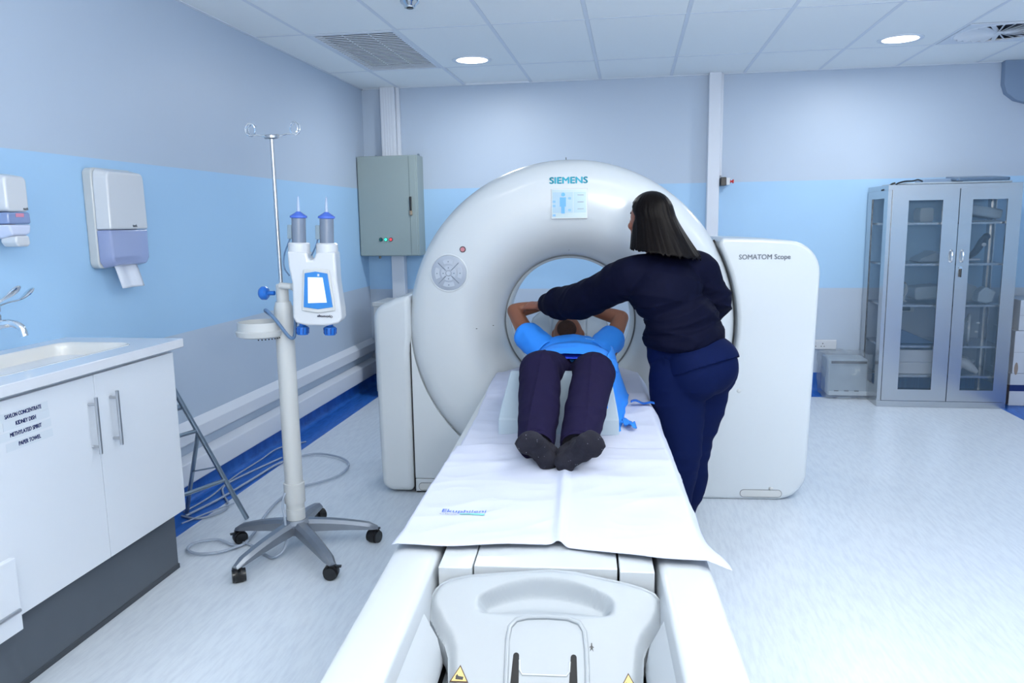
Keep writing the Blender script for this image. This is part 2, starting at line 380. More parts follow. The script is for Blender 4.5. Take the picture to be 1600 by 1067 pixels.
for (x, y), lb in zip(DL, dlab):
    g = empty('downlight', (x, y, ZC), lb, 'ceiling light')
    MB().lathe([(.118, -.004), (.135, -.008), (.148, -.004), (.15, .003), (.118, .003)], 40, closed=True).obj('trim_ring', M_TEE, g)
    MB().lathe([(0, .0), (.119, .0), (.119, -.003), (0, -.003)], 40).obj('diffuser', M_LIGHT, g)
g = empty('air_diffuser', (2.41, 5.87, ZC), 'square swirl air diffuser with radial vanes in the ceiling near the right edge', 'vent')
MB().box(-.285, .285, -.285, .285, .02, .03).obj('backing', M_DARKV, g, smooth=False)
fr = MB().box(-.285, .285, -.285, .285, -.003, .005).obj('face_plate', M_TEE, g)
m_ = MB(); m_.lathe([(0, -.02), (.262, -.02), (.262, .03), (0, .03)], 32); ct = m_.obj('c', M_TEE); ct.location = (2.41, 5.87, ZC)
cut(fr, ct)
vn = MB().box(.035, .262, -.012, .012, -.0012, .0012).mesh('vane'); vn.materials.append(M_TEE)
for k in range(24):
    o = bpy.data.objects.new('vane', vn); COL.objects.link(o); o.parent = g; o.rotation_euler = (math.radians(38), 0, 2*PI*k/24)
MB().lathe([(0, -.008), (.03, -.006), (.038, .004), (0, .006)], 20).obj('hub', M_TEE, g)
MB().lathe([(.262, -.004), (.27, -.007), (.278, -.003)], 40).obj('rim', M_TEE, g)
g = empty('smoke_detector', (-1.21, 4.34, ZC), 'small round chrome and white detector on the ceiling at the top edge of the frame', 'detector')
MB().lathe([(0, -.035), (.03, -.034), (.036, -.02), (.05, -.01), (.055, 0)], 28).obj('housing', M_CHROME, g)
MB().lathe([(0, -.039), (.018, -.038), (.02, -.034)], 20).obj('lens', M_BLACKP, g)
pn = 0
for (x, y), lb in zip(LP, ['ceiling light panel above and behind the camera to its right', 'ceiling light panel over the right side of the patient table', 'ceiling light panel above and behind the camera to its left', 'ceiling light panel near the right wall']):
    g = empty('light_panel', (x, y, ZC), lb, 'ceiling light')
    MB().box(-.29, .29, -.6, .6, -.012, -.004).obj('frame', M_TEE, g, smooth=False)
    MB().box(-.27, .27, -.57, .57, -.016, -.012).obj('diffuser', M_LIGHT, g, smooth=False)

# ---- electrical cabinet
g = empty('electrical_cabinet', (-2.14, 6.97, 1.215), 'grey-green steel electrical box with lit buttons on the back wall near the left corner', 'electrical box')
MB().box(-.268, .268, -.205, 0, 0, .88).obj('body', M_ECAB, g, bevel=.006)
MB().box(-.272, .262, -.232, -.207, .004, .876).obj('door', M_ECAB, g, bevel=.006)
MB().box(.198, .202, -.234, -.231, .01, .87).obj('seam', mat('seam_grey', (120, 136, 138), .6), g, smooth=False)
h = MB().box(.200, .217, -.25, -.232, .40, .52).obj('handle', M_BLACKP, g, bevel=.003)
MB().box(.195, .221, -.248, -.232, .358, .40).obj('lock', mat('brass_lock', (170, 150, 130), .35, metal=.7), g, bevel=.006)
for x, mm in ((-.078, M_GRND), (-.032, M_GRNL), (.014, M_REDL)):
    b = MB(Matrix.Translation((x, -.232, .148))@Matrix.Rotation(PI/2, 4, 'X')).lathe([(0, .012), (.012, .012), (.0135, .006), (.0135, 0)], 20).obj('button', mm, g)
    MB(Matrix.Translation((x, -.232, .148))@Matrix.Rotation(PI/2, 4, 'X')).lathe([(.0135, .0), (.0135, .006), (.0175, .004), (.0175, 0)], 20).obj('button_ring', M_BLACKP, g)
for x in (-.16, .235):
    MB().prism([(x-.015, .88), (x+.015, .88), (x+.008, .905), (x-.008, .905)], -.03, -.02).obj('mounting_lug', M_GALV, g)
MB().lathe([(0, -.025), (.01, -.025), (.012, 0)], 12, c=(-.13, -.12, 0)).obj('cable_gland', mat('gland', (150, 140, 120), .5), g)
# ---- low cabinet behind the scanner
g = empty('utility_cabinet', (-2.03, 6.6, 0), 'low pale grey metal cabinet in the corner behind the left side of the scanner', 'cabinet')
MB().box(-.17, .17, -.2, .2, .05, .80).obj('body', M_WHITE2, g, bevel=.006)
MB().box(-.178, .178, -.21, .21, .80, .835).obj('top', M_WHITE2, g, bevel=.005)
MB().box(-.16, .16, -.18, .18, 0, .05).obj('plinth', M_BLACK, g, smooth=False)
# ---- switch next to the trunk
g = empty('wall_switch', (.735, 6.97, 1.81), 'small black and white wall switch with red knob beside the tall trunk', 'switch')
MB().box(0, .045, -.13, 0, -.035, .035).obj('black_box', M_BLACKP, g, bevel=.003)
MB().box(.045, .075, -.13, 0, -.03, .03).obj('white_box', M_WHITE, g, bevel=.003)
MB(Matrix.Translation((.075, -.08, 0))@Matrix.Rotation(PI/2, 4, 'Y')).lathe([(0, .035), (.016, .035), (.016, .026), (.008, .022), (.008, .012), (.015, .010), (.015, 0)], 16).obj('knob', M_RED, g)
# ---- wall sockets
g = empty('power_outlet', (1.665, 6.97, .41), 'white double power socket on the back wall above the wrapped machine', 'power outlet')
MB().box(-.145, .085, -.018, 0, -.042, .042).obj('back_box', M_WHITE, g, bevel=.004)
MB().box(-.14, .08, -.026, -.018, -.037, .037).obj('face_plate', M_WHITE, g, bevel=.003)
for x in (-.1, -.03):
    MB().box(x-.004, x+.004, -.028, -.025, .008, .016).box(x-.016, x-.009, -.028, -.025, -.016, -.009).box(x+.009, x+.016, -.028, -.025, -.016, -.009).obj('socket_holes', M_BLACKP, g, smooth=False)
    MB().box(x+.016, x+.024, -.031, -.025, .012, .026).obj('rocker', M_WHITE, g)
g = empty('wall_socket', (2.29, 6.97, .74), 'white socket with a plug seen on the wall through the lower left cabinet pane', 'power outlet')
MB().box(-.07, .07, -.012, 0, -.045, .045).obj('face_plate', M_WHITE, g, bevel=.003)
MB().box(-.035, .03, -.05, -.012, -.03, .025).obj('plug', M_BLACKP, g, bevel=.006)

# ================================================================== SINK UNIT
FX = -1.90
wt = MB().box(-2.42, -1.868, -.35, 2.99, 1.0, 1.038).obj('worktop', M_TOP, bevel=.003)
ct = MB().prism([(a, b) for a, b in rrect(-2.33, -1.985, 2.12, 2.85, .07)], .95, 1.10, 'xy').obj('c', M_TOP)
wt.modifiers.clear(); cut(wt, ct); wt.data.materials.clear(); wt.data.materials.append(M_TOP)
bv = wt.modifiers.new('b', 'BEVEL'); bv.width = .003; bv.segments = 2; bv.angle_limit = math.radians(50)
thing(wt, 'white composite worktop with moulded sink opening along the left wall', 'worktop')
bs = []; r0 = rrect(-2.33, -1.985, 2.12, 2.85, .07); cx, cy = -2.158, 2.485
lv = [(1.0, 1.0375), (.99, 1.032), (.975, 1.02), (.95, .95), (.93, .90), (.88, .885), (.1, .878)]
n = len(r0); m_ = MB()
vs = [(cx+(a-cx)*k, cy+(b-cy)*k, z) for k, z in lv for a, b in r0]
m_.add(vs, [(i*n+k, i*n+(k+1)%n, (i+1)*n+(k+1)%n, (i+1)*n+k) for i in range(len(lv)-1) for k in range(n)]+[tuple((len(lv)-1)*n+k for k in range(n))])
bo = m_.obj('sink_basin', M_BASIN); so = bo.modifiers.new('s', 'SOLIDIFY'); so.thickness = .006
thing(bo, 'white sink bowl set into the worktop below the chrome tap', 'sink')
MB().lathe([(0, .004), (.03, .004), (.034, 0)], 20, c=(cx, cy, .882)).obj('drain', M_CHROME, bo)
def bar_handle(p, z0, z1, y, x):
    h = MB().tube([(x+.032, y, z0), (x+.032, y, z1)], .0065, 14).obj('handle', M_STEEL, p)
    for zz in (z1-.025, z0+.025): MB().tube([(x, y, zz), (x+.03, y, zz)], .0055, 10).obj('standoff', M_STEEL, h)
g = empty('sink_cabinet', (-2.15, 2.0, 0), 'white base cabinet with two doors and bar handles under the sink worktop', 'cabinet')
D = Vector((-2.15, 2.0, 0))
def T(o): o.location = (o.location[0]-D.x, o.location[1]-D.y, o.location[2]); return o
T(MB().box(-2.41, FX-.02, 1.60, 2.955, .30, .99).obj('body', M_CAB, g, bevel=.002))
for y0, y1, hy in ((1.62, 2.4635, 2.425), (2.4665, 2.957, 2.54)):
    d = T(MB().box(FX-.018, FX, y0, y1, .295, .983).obj('door', M_CAB, g, bevel=.0015))
    bar_handle(d, .705, .91, hy, FX)
T(MB().box(-2.40, -1.985, .2, 3.0, 0, .30).obj('plinth', M_PLINTH, g, bevel=.002))
T(MB().box(-1.99, -1.981, .2, 3.005, 0, .022).obj('plinth_seal', mat('seal_grey', (66, 72, 80), .6), g, bevel=.003))
# label slips
gl = empty('shelf_labels', (FX, 2.15, .9), 'taped paper slips listing cabinet contents on the left sink door', 'label')
sm = mat('slip_paper', (212, 221, 231), .3, coat=.3)
for i, (t, ya, yb, z) in enumerate((('SAVLON CONCENTRATE', 2.055, 2.205, .925), ('KIDNEY DISH', 2.095, 2.178, .897), ('METHYLATED SPIRIT', 2.068, 2.198, .865), ('PAPER TOWEL', 2.098, 2.190, .830))):
    MB().box(FX+.0002, FX+.001, ya-.05, 2.235+i*.003, z-.009, z+.0175).obj('paper_slip', sm, smooth=False, parent=gl, loc=(-FX, -2.15, -.9))
    Tm = Matrix.Translation((.0014, ya-2.15, z-.9))@Matrix(((0, 0, 1, 0), (1, 0, 0, 0), (0, 1, 0, 0), (0, 0, 0, 1)))
    link('lettering', text_mesh(t, .0185, Tm, extrude=.0002, offset=.0005, fit=yb-ya), mat('slip_ink', (30, 50, 125), .6), gl, smooth=False)
g = empty('drawer_unit', (-2.15, 1.6, 0), 'white drawer front with a bar handle at the lower left corner, standing slightly proud', 'cabinet')
MB().box(-.25, FX+2.15-.003, -.9, -.005, .30, .985).obj('body', M_CAB, g, smooth=False)
d = MB().box(FX+2.15+.001, FX+2.15+.022, -.18, .41, .262, .498).obj('drawer', M_CAB, g, bevel=.002)
MB().tube([(.30, .12, .345), (.30, .375, .345)], .0065, 14).obj('handle', M_STEEL, d)
# tap
g = empty('wall_tap', (-2.42, 2.525, 1.155), 'chrome wall tap with two long lever handles above the sink', 'tap')
MB().tube([(0, 0, 0), (.02, 0, 0)], .03, 20).obj('flange', M_CHROME, g)
MB().tube(spline([(.0, -.0, 0), (.09, .0, 0)], 4), .014, 16).sphere((.095, 0, .0), (.026, .026, .024)).tube(spline([(.10, 0, -.002), (.15, .01, .003), (.185, .015, -.012), (.195, .016, -.045)], 6), [.016]*6+[.014]*12+[.015], 16).obj('spout', M_CHROME, g)
MB().lathe([(.02, .0), (.022, .02), (.016, .03), (.022, .036), (.022, .06), (.015, .066), (0, .066)], 20, c=(.095, 0, .012)).obj('valve', M_CHROME, g)
for pts in ([(.095, 0, .062), (.10, .06, .075), (.11, .12, .085), (.12, .17, .12)], [(.095, 0, .062), (.12, -.02, .075), (.15, .0, .10), (.17, .05, .135)]):
    MB().tube(spline(pts, 6), [.008]*12+[.010, .012, .015, .017, .016, .013, .008], 14, flat=.45, up=(0, 0, 1)).obj('lever', M_CHROME, g)

# ---- paper towel dispenser and soap dispenser
g = empty('towel_dispenser', (-2.42, 3.335, 1.32), 'white wall paper-towel dispenser with translucent lilac lower window and towel hanging out', 'towel dispenser')
def shell(out_back, out_front, d0, d1, name, m, p):
    n = len(out_back); vs = [(d0, a, b) for a, b in out_back]+[(d1, a, b) for a, b in out_front]
    return MB().add(vs, [tuple(range(n)), tuple(range(n, 2*n))[::-1]]+[(i, n+i, n+(i+1)%n, (i+1)%n) for i in range(n)]).obj(name, m, p, bevel=.008, seg=4)
shell(rrect(-.146, .146, 0, .45, .03), rrect(-.15, .15, 0, .45, .03), 0, .05, 'back_shell', M_WHITE2, g)
shell([(-0.1507, .175), (0.1507, .175), (0.1470, .40), (0.1433, .43), (0.1250, .447), (-0.1250, .447), (-0.1433, .43), (-0.1470, .40)], [(-0.1360, .175), (0.1360, .175), (0.1308, .40), (0.1264, .42), (0.1139, .432), (-0.1139, .432), (-0.1264, .42), (-0.1308, .40)], .05, .115, 'cover', M_WHITE, g)
shell([(-0.1507, .173), (0.1507, .173), (0.1492, .03), (0.1250, .0), (-0.1250, 0), (-0.1492, .03)], [(-0.1360, .173), (0.1360, .173), (0.1323, .04), (0.1103, .014), (-0.1103, .014), (-0.1323, .04)], .05, .112, 'window', M_TINT, g)
MB().box(.0505, .09, -.10, .12, .05, .165).obj('towel_stack', M_PAPER, g, bevel=.006)
tw = MB(); nx, nz = 8, 10
tw.add([(.075+.006*math.sin(i*1.1)+.02*(j/nz), -.085+.16*i/nx+.02*j/nz, .02-.115*j/nz) for j in range(nz+1) for i in range(nx+1)], [(j*(nx+1)+i, j*(nx+1)+i+1, (j+1)*(nx+1)+i+1, (j+1)*(nx+1)+i) for j in range(nz) for i in range(nx)])
t_ = tw.obj('paper_sheet', M_PAPER, g); so = t_.modifiers.new('s', 'SOLIDIFY'); so.thickness = .002
TX = Matrix(((0, 0, 1, 0), (1, 0, 0, 0), (0, 1, 0, 0), (0, 0, 0, 1)))
link('logo', text_mesh('tork', .018, Matrix.Translation((.1156, .02, .185))@TX, offset=.0006), M_GREYP, g, smooth=False)
MB().tube([(.03, .148, .19), (.03, .185, .20)], .006, 10).sphere((.03, .19, .201), .009).obj('lock_key', M_GALV, g)
g = empty('soap_dispenser', (-2.42, 2.675, 1.45), 'white wall soap dispenser with tinted level window at the left edge of the frame', 'soap dispenser')
shell(rrect(-.07, .065, .02, .265, .03), rrect(-.065, .06, .03, .262, .03), 0, .045, 'back_shell', M_WHITE2, g)
shell(rrect(-.068, .064, .118, .263, .02), rrect(-.055, .052, .118, .25, .02), .045, .115, 'cover', M_WHITE, g)
shell([(-.068, .116), (.064, .116), (.066, .072), (-.068, .072)], [(-.055, .116), (.054, .116), (.056, .072), (-.055, .072)], .045, .115, 'window', M_TINT2, g)
shell([(-.068, .070), (.066, .070), (.06, .03), (.03, .015), (-.04, .015)], [(-.055, .070), (.056, .070), (.05, .038), (.03, .03), (-.04, .03)], .045, .113, 'chin', mat('lilac_shell', (205, 214, 238), .3, coat=.3), g)
MB().prism([(-.03, .028), (.035, .028), (.04, -.002), (.03, -.014), (-.02, -.014), (-.035, .005)], .05, .118, 'yz').obj('push_bar', M_WHITE, g, bevel=.008)
MB().box(.1155, .1165, -.02, .02, .098, .112).obj('refill_label', mat('pink_label', (215, 140, 165), .5), g, smooth=False)
link('logo', text_mesh('tork', .014, Matrix.Translation((.1156, .022, .125))@TX, offset=.0005), M_GREYP, g, smooth=False)
MB().tube([(.04, .0, .265), (.04, -.002, .295)], .006, 10).sphere((.04, -.002, .30), .008).obj('lock_key', M_GALV, g)

# ---- stepladder beside the sink unit
F1 = Vector((-1.95, 3.56, .012)); TP = Vector((-2.215, 3.345, .84)); dirl = (TP-F1)
g = empty('stepladder', F1, 'old galvanised folding stepladder standing behind the end of the sink unit', 'ladder')
g.location = (0, 0, 0); 
off = Vector((-.16, -.42, 0)); offr = Vector((0, -.42, 0))
for k, o_ in enumerate((Vector(), off)):
    MB().tube([F1+o_, TP+o_*.7], .0125, 14).obj('front_leg', M_GALV, g)
    H = F1+dirl*.59+o_*.85
    o2 = offr if k else o_
    MB().tube([H, Vector((-2.31, 3.60, .012))+o2], .011, 14).obj('rear_leg', M_GALV, g)
    A = F1+dirl*.36+o_*.9; B = H+(Vector((-2.31, 3.60, .012))+o2-H)*.47
    MB().tube([A, B], .014, 8, flat=.25).obj('brace', M_GALV, g)
for t in (.27, .60, .82):
    a = F1+dirl*t; b = a+off*(1-.3*t)
    MB().tube([a, b], .010, 10).obj('rung', M_GALV, g)
a = F1+dirl*.74; b = a+off*(1-.18)
MB().add([a+Vector((0, 0, .01)), b+Vector((0, 0, .01)), b+Vector((-.02, .09, .01)), a+Vector((-.05, .08, .01)), a, b, b+Vector((-.02, .09, 0)), a+Vector((-.05, .08, 0))], [(0, 1, 2, 3), (7, 6, 5, 4), (0, 4, 5, 1), (1, 5, 6, 2), (2, 6, 7, 3), (3, 7, 4, 0)]).obj('step', M_GALV, g)

# ================================================================== FLOOR CABLES
def cable(name, px, label, r=.006, m=M_CABLE, z=.009):
    P = [pl(x, y, 2, z) for x, y in px]; P = [(p.x, p.y, z) for p in P]
    for i, p in enumerate(P): P[i] = (max(p[0], X0+.062), p[1], z)
    return thing(MB().tube(spline(P, 8), r, 8).obj(name, m), label, 'cable')
cable('floor_cable', [(478, 690), (430, 700), (395, 718), (362, 745), (330, 775), (287, 800)], 'thin grey cable on the blue border nearest the wall trunking', .005)
cable('floor_cable', [(290, 806), (345, 778), (395, 748), (440, 722), (490, 709), (530, 714), (545, 726), (530, 742), (500, 753), (470, 761), (440, 778), (418, 800), (395, 835), (372, 853), (340, 843), (305, 848), (293, 858), (310, 865), (345, 862), (372, 853)], 'long grey cable looping out behind the injector pole and coiling by the plinth', .0065, z=.014)
cable('floor_cable', [(440, 715), (390, 738), (352, 758), (349, 772), (357, 788), (345, 800), (310, 810), (284, 806)], 'grey cable curling back on itself across the blue border', .006)
cable('floor_cable', [(366, 786), (330, 799), (284, 818)], 'short pale cable running from the ladder foot towards the plinth', .004, z=.016)

# ================================================================== INJECTOR STAND
CX, CY = -1.535, 3.25
g = empty('injector_stand', (CX, CY, 0), 'pale grey column stand on a five-star cast base with black castors and a round tray', 'medical stand')
ST = g
casters = [pl(374, 908, 2, 0), pl(518, 903, 2, 0), pl(585, 846, 2, 0), pl(376, 848, 2, 0), pl(499, 812, 2, 0)]
for c in casters:
    d = Vector((c.x-CX, c.y-CY, 0)); L = d.length; u = d/L; s_ = Vector((-u.y, u.x, 0))
    m_ = MB(); sec = []
    N = 9
    for i in range(N+1):
        t = i/N; p = u*(.02+(L-.0)*t); zt = .150-.062*t**1.6-(.012 if i == N else 0); zb = .095-.03*t**1.5; wv = .033-.009*t-(.008 if i == N else 0)
        sec += [p-s_*wv+Vector((0, 0, zb)), p-s_*wv+Vector((0, 0, zt-.014)), p-s_*wv*.5+Vector((0, 0, zt)), p+s_*wv*.5+Vector((0, 0, zt)), p+s_*wv+Vector((0, 0, zt-.014)), p+s_*wv+Vector((0, 0, zb))]
    m_.add(sec, [(i*6+k, i*6+(k+1)%6, (i+1)*6+(k+1)%6, (i+1)*6+k) for i in range(N) for k in range(6)]+[tuple(range(6))[::-1], tuple(N*6+k for k in range(6))])
    lg = m_.obj('base_leg', M_ALU, g, bevel=.004)
    ca = math.atan2(u.y, u.x)+.9
    Tm = Matrix.Translation(d*1.0)@Matrix.Rotation(ca, 4, 'Z')
    cs = MB(Tm).lathe([(0, .068), (.010, .068), (.010, .045)], 10).tube([(0, -.016, .03), (0, .016, .03)], .033, 20).obj('castor', M_BLACK, lg)
    cs2 = MB(Tm).tube([(0, -.028, .028), (0, -.013, .028)], .028, 22).tube([(0, .013, .028), (0, .028, .028)], .028, 22).box(-.005, .045, -.006, .006, .05, .058).obj('castor_wheel', M_BLACKP, lg)
MB().lathe([(0, .155), (.05, .155), (.065, .14), (.06, .09), (0, .09)], 28).obj('base_hub', M_ALU, g)
MB().lathe([(0, .15), (.043, .15), (.043, .205), (.041, .207), (.041, 1.13), (.040, 1.14), (.033, 1.165), (0, 1.165)], 36).obj('column', M_WHITE2, g)
MB().lathe([(.041, .232), (.0475, .234), (.0475, .328), (.041, .33)], 32).obj('cord_clamp', M_WHITE2, g)
MB().lathe([(0, 1.16), (.027, 1.16), (.027, 1.24), (.022, 1.245), (0, 1.245)], 28).obj('pole_socket', M_WHITE2, g)
k = MB(Matrix.Translation((-.03, -.015, 1.205))@Matrix.Rotation(-PI/2, 4, 'Y')).lathe([(.010, 0), (.010, .03), (.022, .032), (.030, .04), (.030, .058), (.022, .068), (0, .068)], 24).obj('clamp_knob', M_BLUEP, g)
tray = MB().lathe([(.0, .0), (.078, .0), (.102, .008), (.108, .03), (.098, .034), (.098, .07), (.092, .07), (.092, .036), (.0, .012)], 40, c=(-.10, -.03, 1.01)).obj('tray', M_WHITE2, g)
for kk in range(9):
    a = math.radians(-70+kk*9); MB().box(-.003, .003, -.001, .001, 0, .005).obj('vent_slot', M_BLACK, tray, loc=(-.10+.094*math.cos(a), -.03+.094*math.sin(a), 1.0085-.002), smooth=False)
MB().tube(spline([(-.065, .02, 1.10), (-.075, -.02, 1.125), (-.05, -.055, 1.13), (.0, -.07, 1.085), (.05, -.07, 1.02), (.066, -.05, 1.015), (.062, -.02, 1.07), (.06, -.0, 1.13)], 8), .0075, 10).obj('cord', M_TUBEB, g)
MB().tube(spline([(-.028, -.04, .29), (-.035, -.055, .24), (-.02, -.07, .14), (-.02, -.09, .05), (-.06, -.12, .012), (-.12, -.09, .010), (-.20, -.02, .010), (-.32, .04, .010)], 8), .0055, 10).obj('power_cord', M_CABLE, g)
# IV pole
g = empty('drip_pole', (CX-.004, CY, 1.245), 'thin steel drip pole with two ring hooks rising from the injector stand', 'drip pole')
MB().tube([(-.0, 0, -.0), (-.003, 0, .63)], .0085, 14).obj('pole', M_STEEL, g)
MB().lathe([(.012, -.004), (.024, .0), (.024, .010), (.012, .014)], 24, c=(-.003, 0, .63)).tube([(-.035, .006, .636), (.03, -.004, .636)], .009, 12).obj('hub', M_STEEL, g)
for s_ in (-1, 1):
    hk = [(s_*.03, 0, .637), (s_*.07, 0, .645), (s_*.095, 0, .642)]
    c_ = Vector((s_*.1, 0, .668)); ring = [(c_.x+s_*.026*math.cos(a)*.75, (i/10-.6)*.018, c_.z+.026*math.sin(a)) for i, a in enumerate([-PI/2+2*PI*i/14 for i in range(24)])]
    MB().tube(hk+ring, .0036, 8).obj('hook', M_CHROME, g)
# injector head
IJ = Matrix.Rotation(math.radians(-4), 4, 'Y')
g = empty('contrast_injector', (-1.365, CY-.04, 1.235), 'white two-syringe contrast injector with blue framed screen beside the drip pole', 'injector')
g.rotation_euler = (0, math.radians(2.0), math.radians(10))
out = [(-.104, .155), (-.100, .09), (-.086, .02), (-.085, -.06), (-.085, -.13), (-.074, -.155), (-.03, -.165), (.06, -.165), (.112, -.153), (.125, -.13), (.122, -.09), (.106, .03), (.10, .155), (.02, .15), (.006, .118), (-.014, .118), (-.02, .15)]
MB().prism(out, -.05, .06).obj('housing', M_WHITE, g, bevel=.018, seg=4)
for x in (-.064, .056):
    cyl = MB().lathe([(.044, .12), (.047, .15), (.046, .185), (.040, .19), (.028, .19), (.028, .12)], 30, c=(x, .0, 0)).obj('syringe_mount', M_WHITE, g)
    sy = MB().lathe([(0, .17), (.030, .17), (.030, .295), (.0, .295)], 26, c=(x, 0, 0)).obj('syringe', M_GLOVE, g)
    MB().lathe([(.031, .293), (.037, .296), (.036, .304), (.018, .315), (.008, .322), (0, .322)], 24, c=(x, 0, 0)).obj('syringe_cap', M_LENS, sy)
    MB().lathe([(.008, .32), (.006, .35), (.003, .385), (.0, .387)], 14, c=(x, 0, 0)).obj('nozzle', mat('frosted_tip', (190, 205, 235), .2, alpha=.7), sy)
    MB().box(x-.047, x-.028, -.012, .012, .205, .265).obj('sensor_block', mat('sensor_grey', (130, 150, 165), .4), g, bevel=.003)
    kb = MB().lathe([(.014, -.16), (.014, -.172), (.026, -.178), (.028, -.195), (.024, -.212), (0, -.214)], 22, c=(x+.006, .005, 0)).obj('manual_knob', M_BLUEP, g)
    for q in range(10):
        a = 2*PI*q/10; MB().tube([(x+.006+.0275*math.cos(a), .005+.0275*math.sin(a), -.181), (x+.006+.0265*math.cos(a), .005+.0265*math.sin(a), -.206)], .0022, 6).obj('grip_rib', mat('dark_blue_rib', (16, 60, 140), .4), kb)
MB().tube(spline([(-.10, .0, .21), (-.112, -.004, .18), (-.13, 0, .13), (-.13, .0, .08), (-.108, 0, .045)], 6), .0035, 8).obj('sensor_lead', M_TUBEB, g)
MB().tube(spline([(.018, .0, .21), (.01, -.004, .18), (-.004, 0, .15), (-.012, .0, .135)], 6), .0035, 8).obj('sensor_lead', M_TUBEB, g)
MB().tube([(-.16, .03, .0), (-.07, .02, -.005)], .014, 14).sphere((-.092, .02, -.004), .02).obj('pivot_arm', M_WHITE2, g)
bz = MB().prism([(-.036, .078), (.018, .084), (.076, .078), (.100, -.098), (.025, -.11), (-.046, -.10)], -.058, -.048).obj('screen_rim', M_WHITE2, g, bevel=.005)
bz = MB().prism([(-.029, .062), (.018, .070), (.068, .062), (.089, -.082), (.025, -.092), (-.036, -.084)], -.0605, -.055).obj('screen_bezel', mat('screen_blue', (52, 130, 205), .35), g, bevel=.002)
MB().prism([(-.015, .045), (.048, .045), (.064, -.062), (-.016, -.066)], -.062, -.060).obj('screen', M_LCDL, bz)
MB().prism([(.028, -.025), (.046, -.025), (.051, -.05), (.030, -.05)], -.0625, -.0619).obj('screen_key', M_LCDY, bz)
MB().box(.026, .034, -.0622, -.060, .050, .060).obj('bezel_mark', M_WHITE, bz, smooth=False)
link('lettering', text_mesh('Optivantage', .014, Matrix.Translation((.085, -.0512, -.120))@Matrix.Rotation(PI, 4, 'Y')@Matrix.Rotation(PI/2, 4, 'X'), offset=.0003, fit=.065), M_DARKP, g, smooth=False)
lt = g.children[-1]; lt.data.transform(Matrix.Translation((0, 0, 0)))

# ================================================================== STAINLESS CABINET
CBX0, CBX1, CBY0, CBY1, CBZ = 1.937, 2.885, 6.41, 6.93, 1.735
g = empty('steel_cabinet', (CBX0, CBY0, 0), 'tall stainless steel cabinet with two glazed doors against the back wall', 'cabinet')
W_, Dp = CBX1-CBX0, CBY1-CBY0
MB().box(0, W_, 0, Dp, 0, .05).obj('base', M_INOX, g, bevel=.002)
MB().box(0, W_, 0, Dp, CBZ-.04, CBZ).obj('top', M_INOX, g, bevel=.002)
for xa, xb, ya, yb in ((0, .028, 0, .03), (W_-.028, W_, 0, .03), (0, .02, Dp-.06, Dp), (W_-.02, W_, Dp-.06, Dp)): MB().box(xa, xb, ya, yb, .05, CBZ-.04).obj('post', M_INOX, g, smooth=False)
for x in (0, W_-.012):
    sp = MB().box(x, x+.012, .03, .09, .05, CBZ-.04).box(x, x+.012, Dp-.22+.10, Dp-.06, .05, CBZ-.04).box(x, x+.012, .09, Dp-.12, .05, .16).box(x, x+.012, .09, Dp-.12, 1.635, CBZ-.04).obj('side_panel', M_INOX, g, smooth=False)
    MB().box(x+.004, x+.007, .09, Dp-.12, .16, 1.635).obj('side_pane', M_GLASS, sp, smooth=False)
    MB().box(x-.001, x+.001, Dp-.124, Dp-.119, .16, 1.635).obj('gasket', M_BLACK, sp, smooth=False)
def cab_door(x0, x1, gx0, gx1, gz0, gz1):
    d = MB().box(x0, gx0, -.012, .006, .055, 1.70).box(gx1, x1, -.012, .006, .055, 1.70).box(gx0, gx1, -.012, .006, .055, gz0).box(gx0, gx1, -.012, .006, gz1, 1.70).obj('door', M_INOX, g, smooth=False)
    MB().box(gx0, gx1, -.004, -.001, gz0, gz1).obj('door_pane', M_GLASS, d, smooth=False)
    return d
L_ = lambda v: v-CBX0
d1 = cab_door(.03, L_(2.443), L_(2.085), L_(2.330), .145, 1.615)
d2 = cab_door(L_(2.449), W_-.012, L_(2.540), L_(2.782), .145, 1.615)
for d, x in ((d1, 2.41), (d2, 2.487)):
    MB().tube(spline([(L_(x), -.012, 1.145), (L_(x), -.035, 1.155), (L_(x), -.04, 1.19), (L_(x), -.035, 1.225), (L_(x), -.012, 1.235)], 5), .006, 10).obj('pull_handle', M_CHROME, d)
lk = MB(Matrix.Translation((L_(2.482), -.012, 1.10))@Matrix.Rotation(PI/2, 4, 'X')).lathe([(0, .008), (.012, .008), (.014, 0)], 18).obj('lock', M_CHROME, d2)
MB().box(L_(2.478), L_(2.486), -.035, -.018, 1.03, 1.095).obj('key', M_BLACKP, d2, bevel=.002)
SH = [.235, .472, .795, 1.115, 1.43]
for z in SH: MB().box(.03, W_-.03, .035, Dp-.03, z, z+.016).obj('shelf', M_INOX, g, smooth=False)
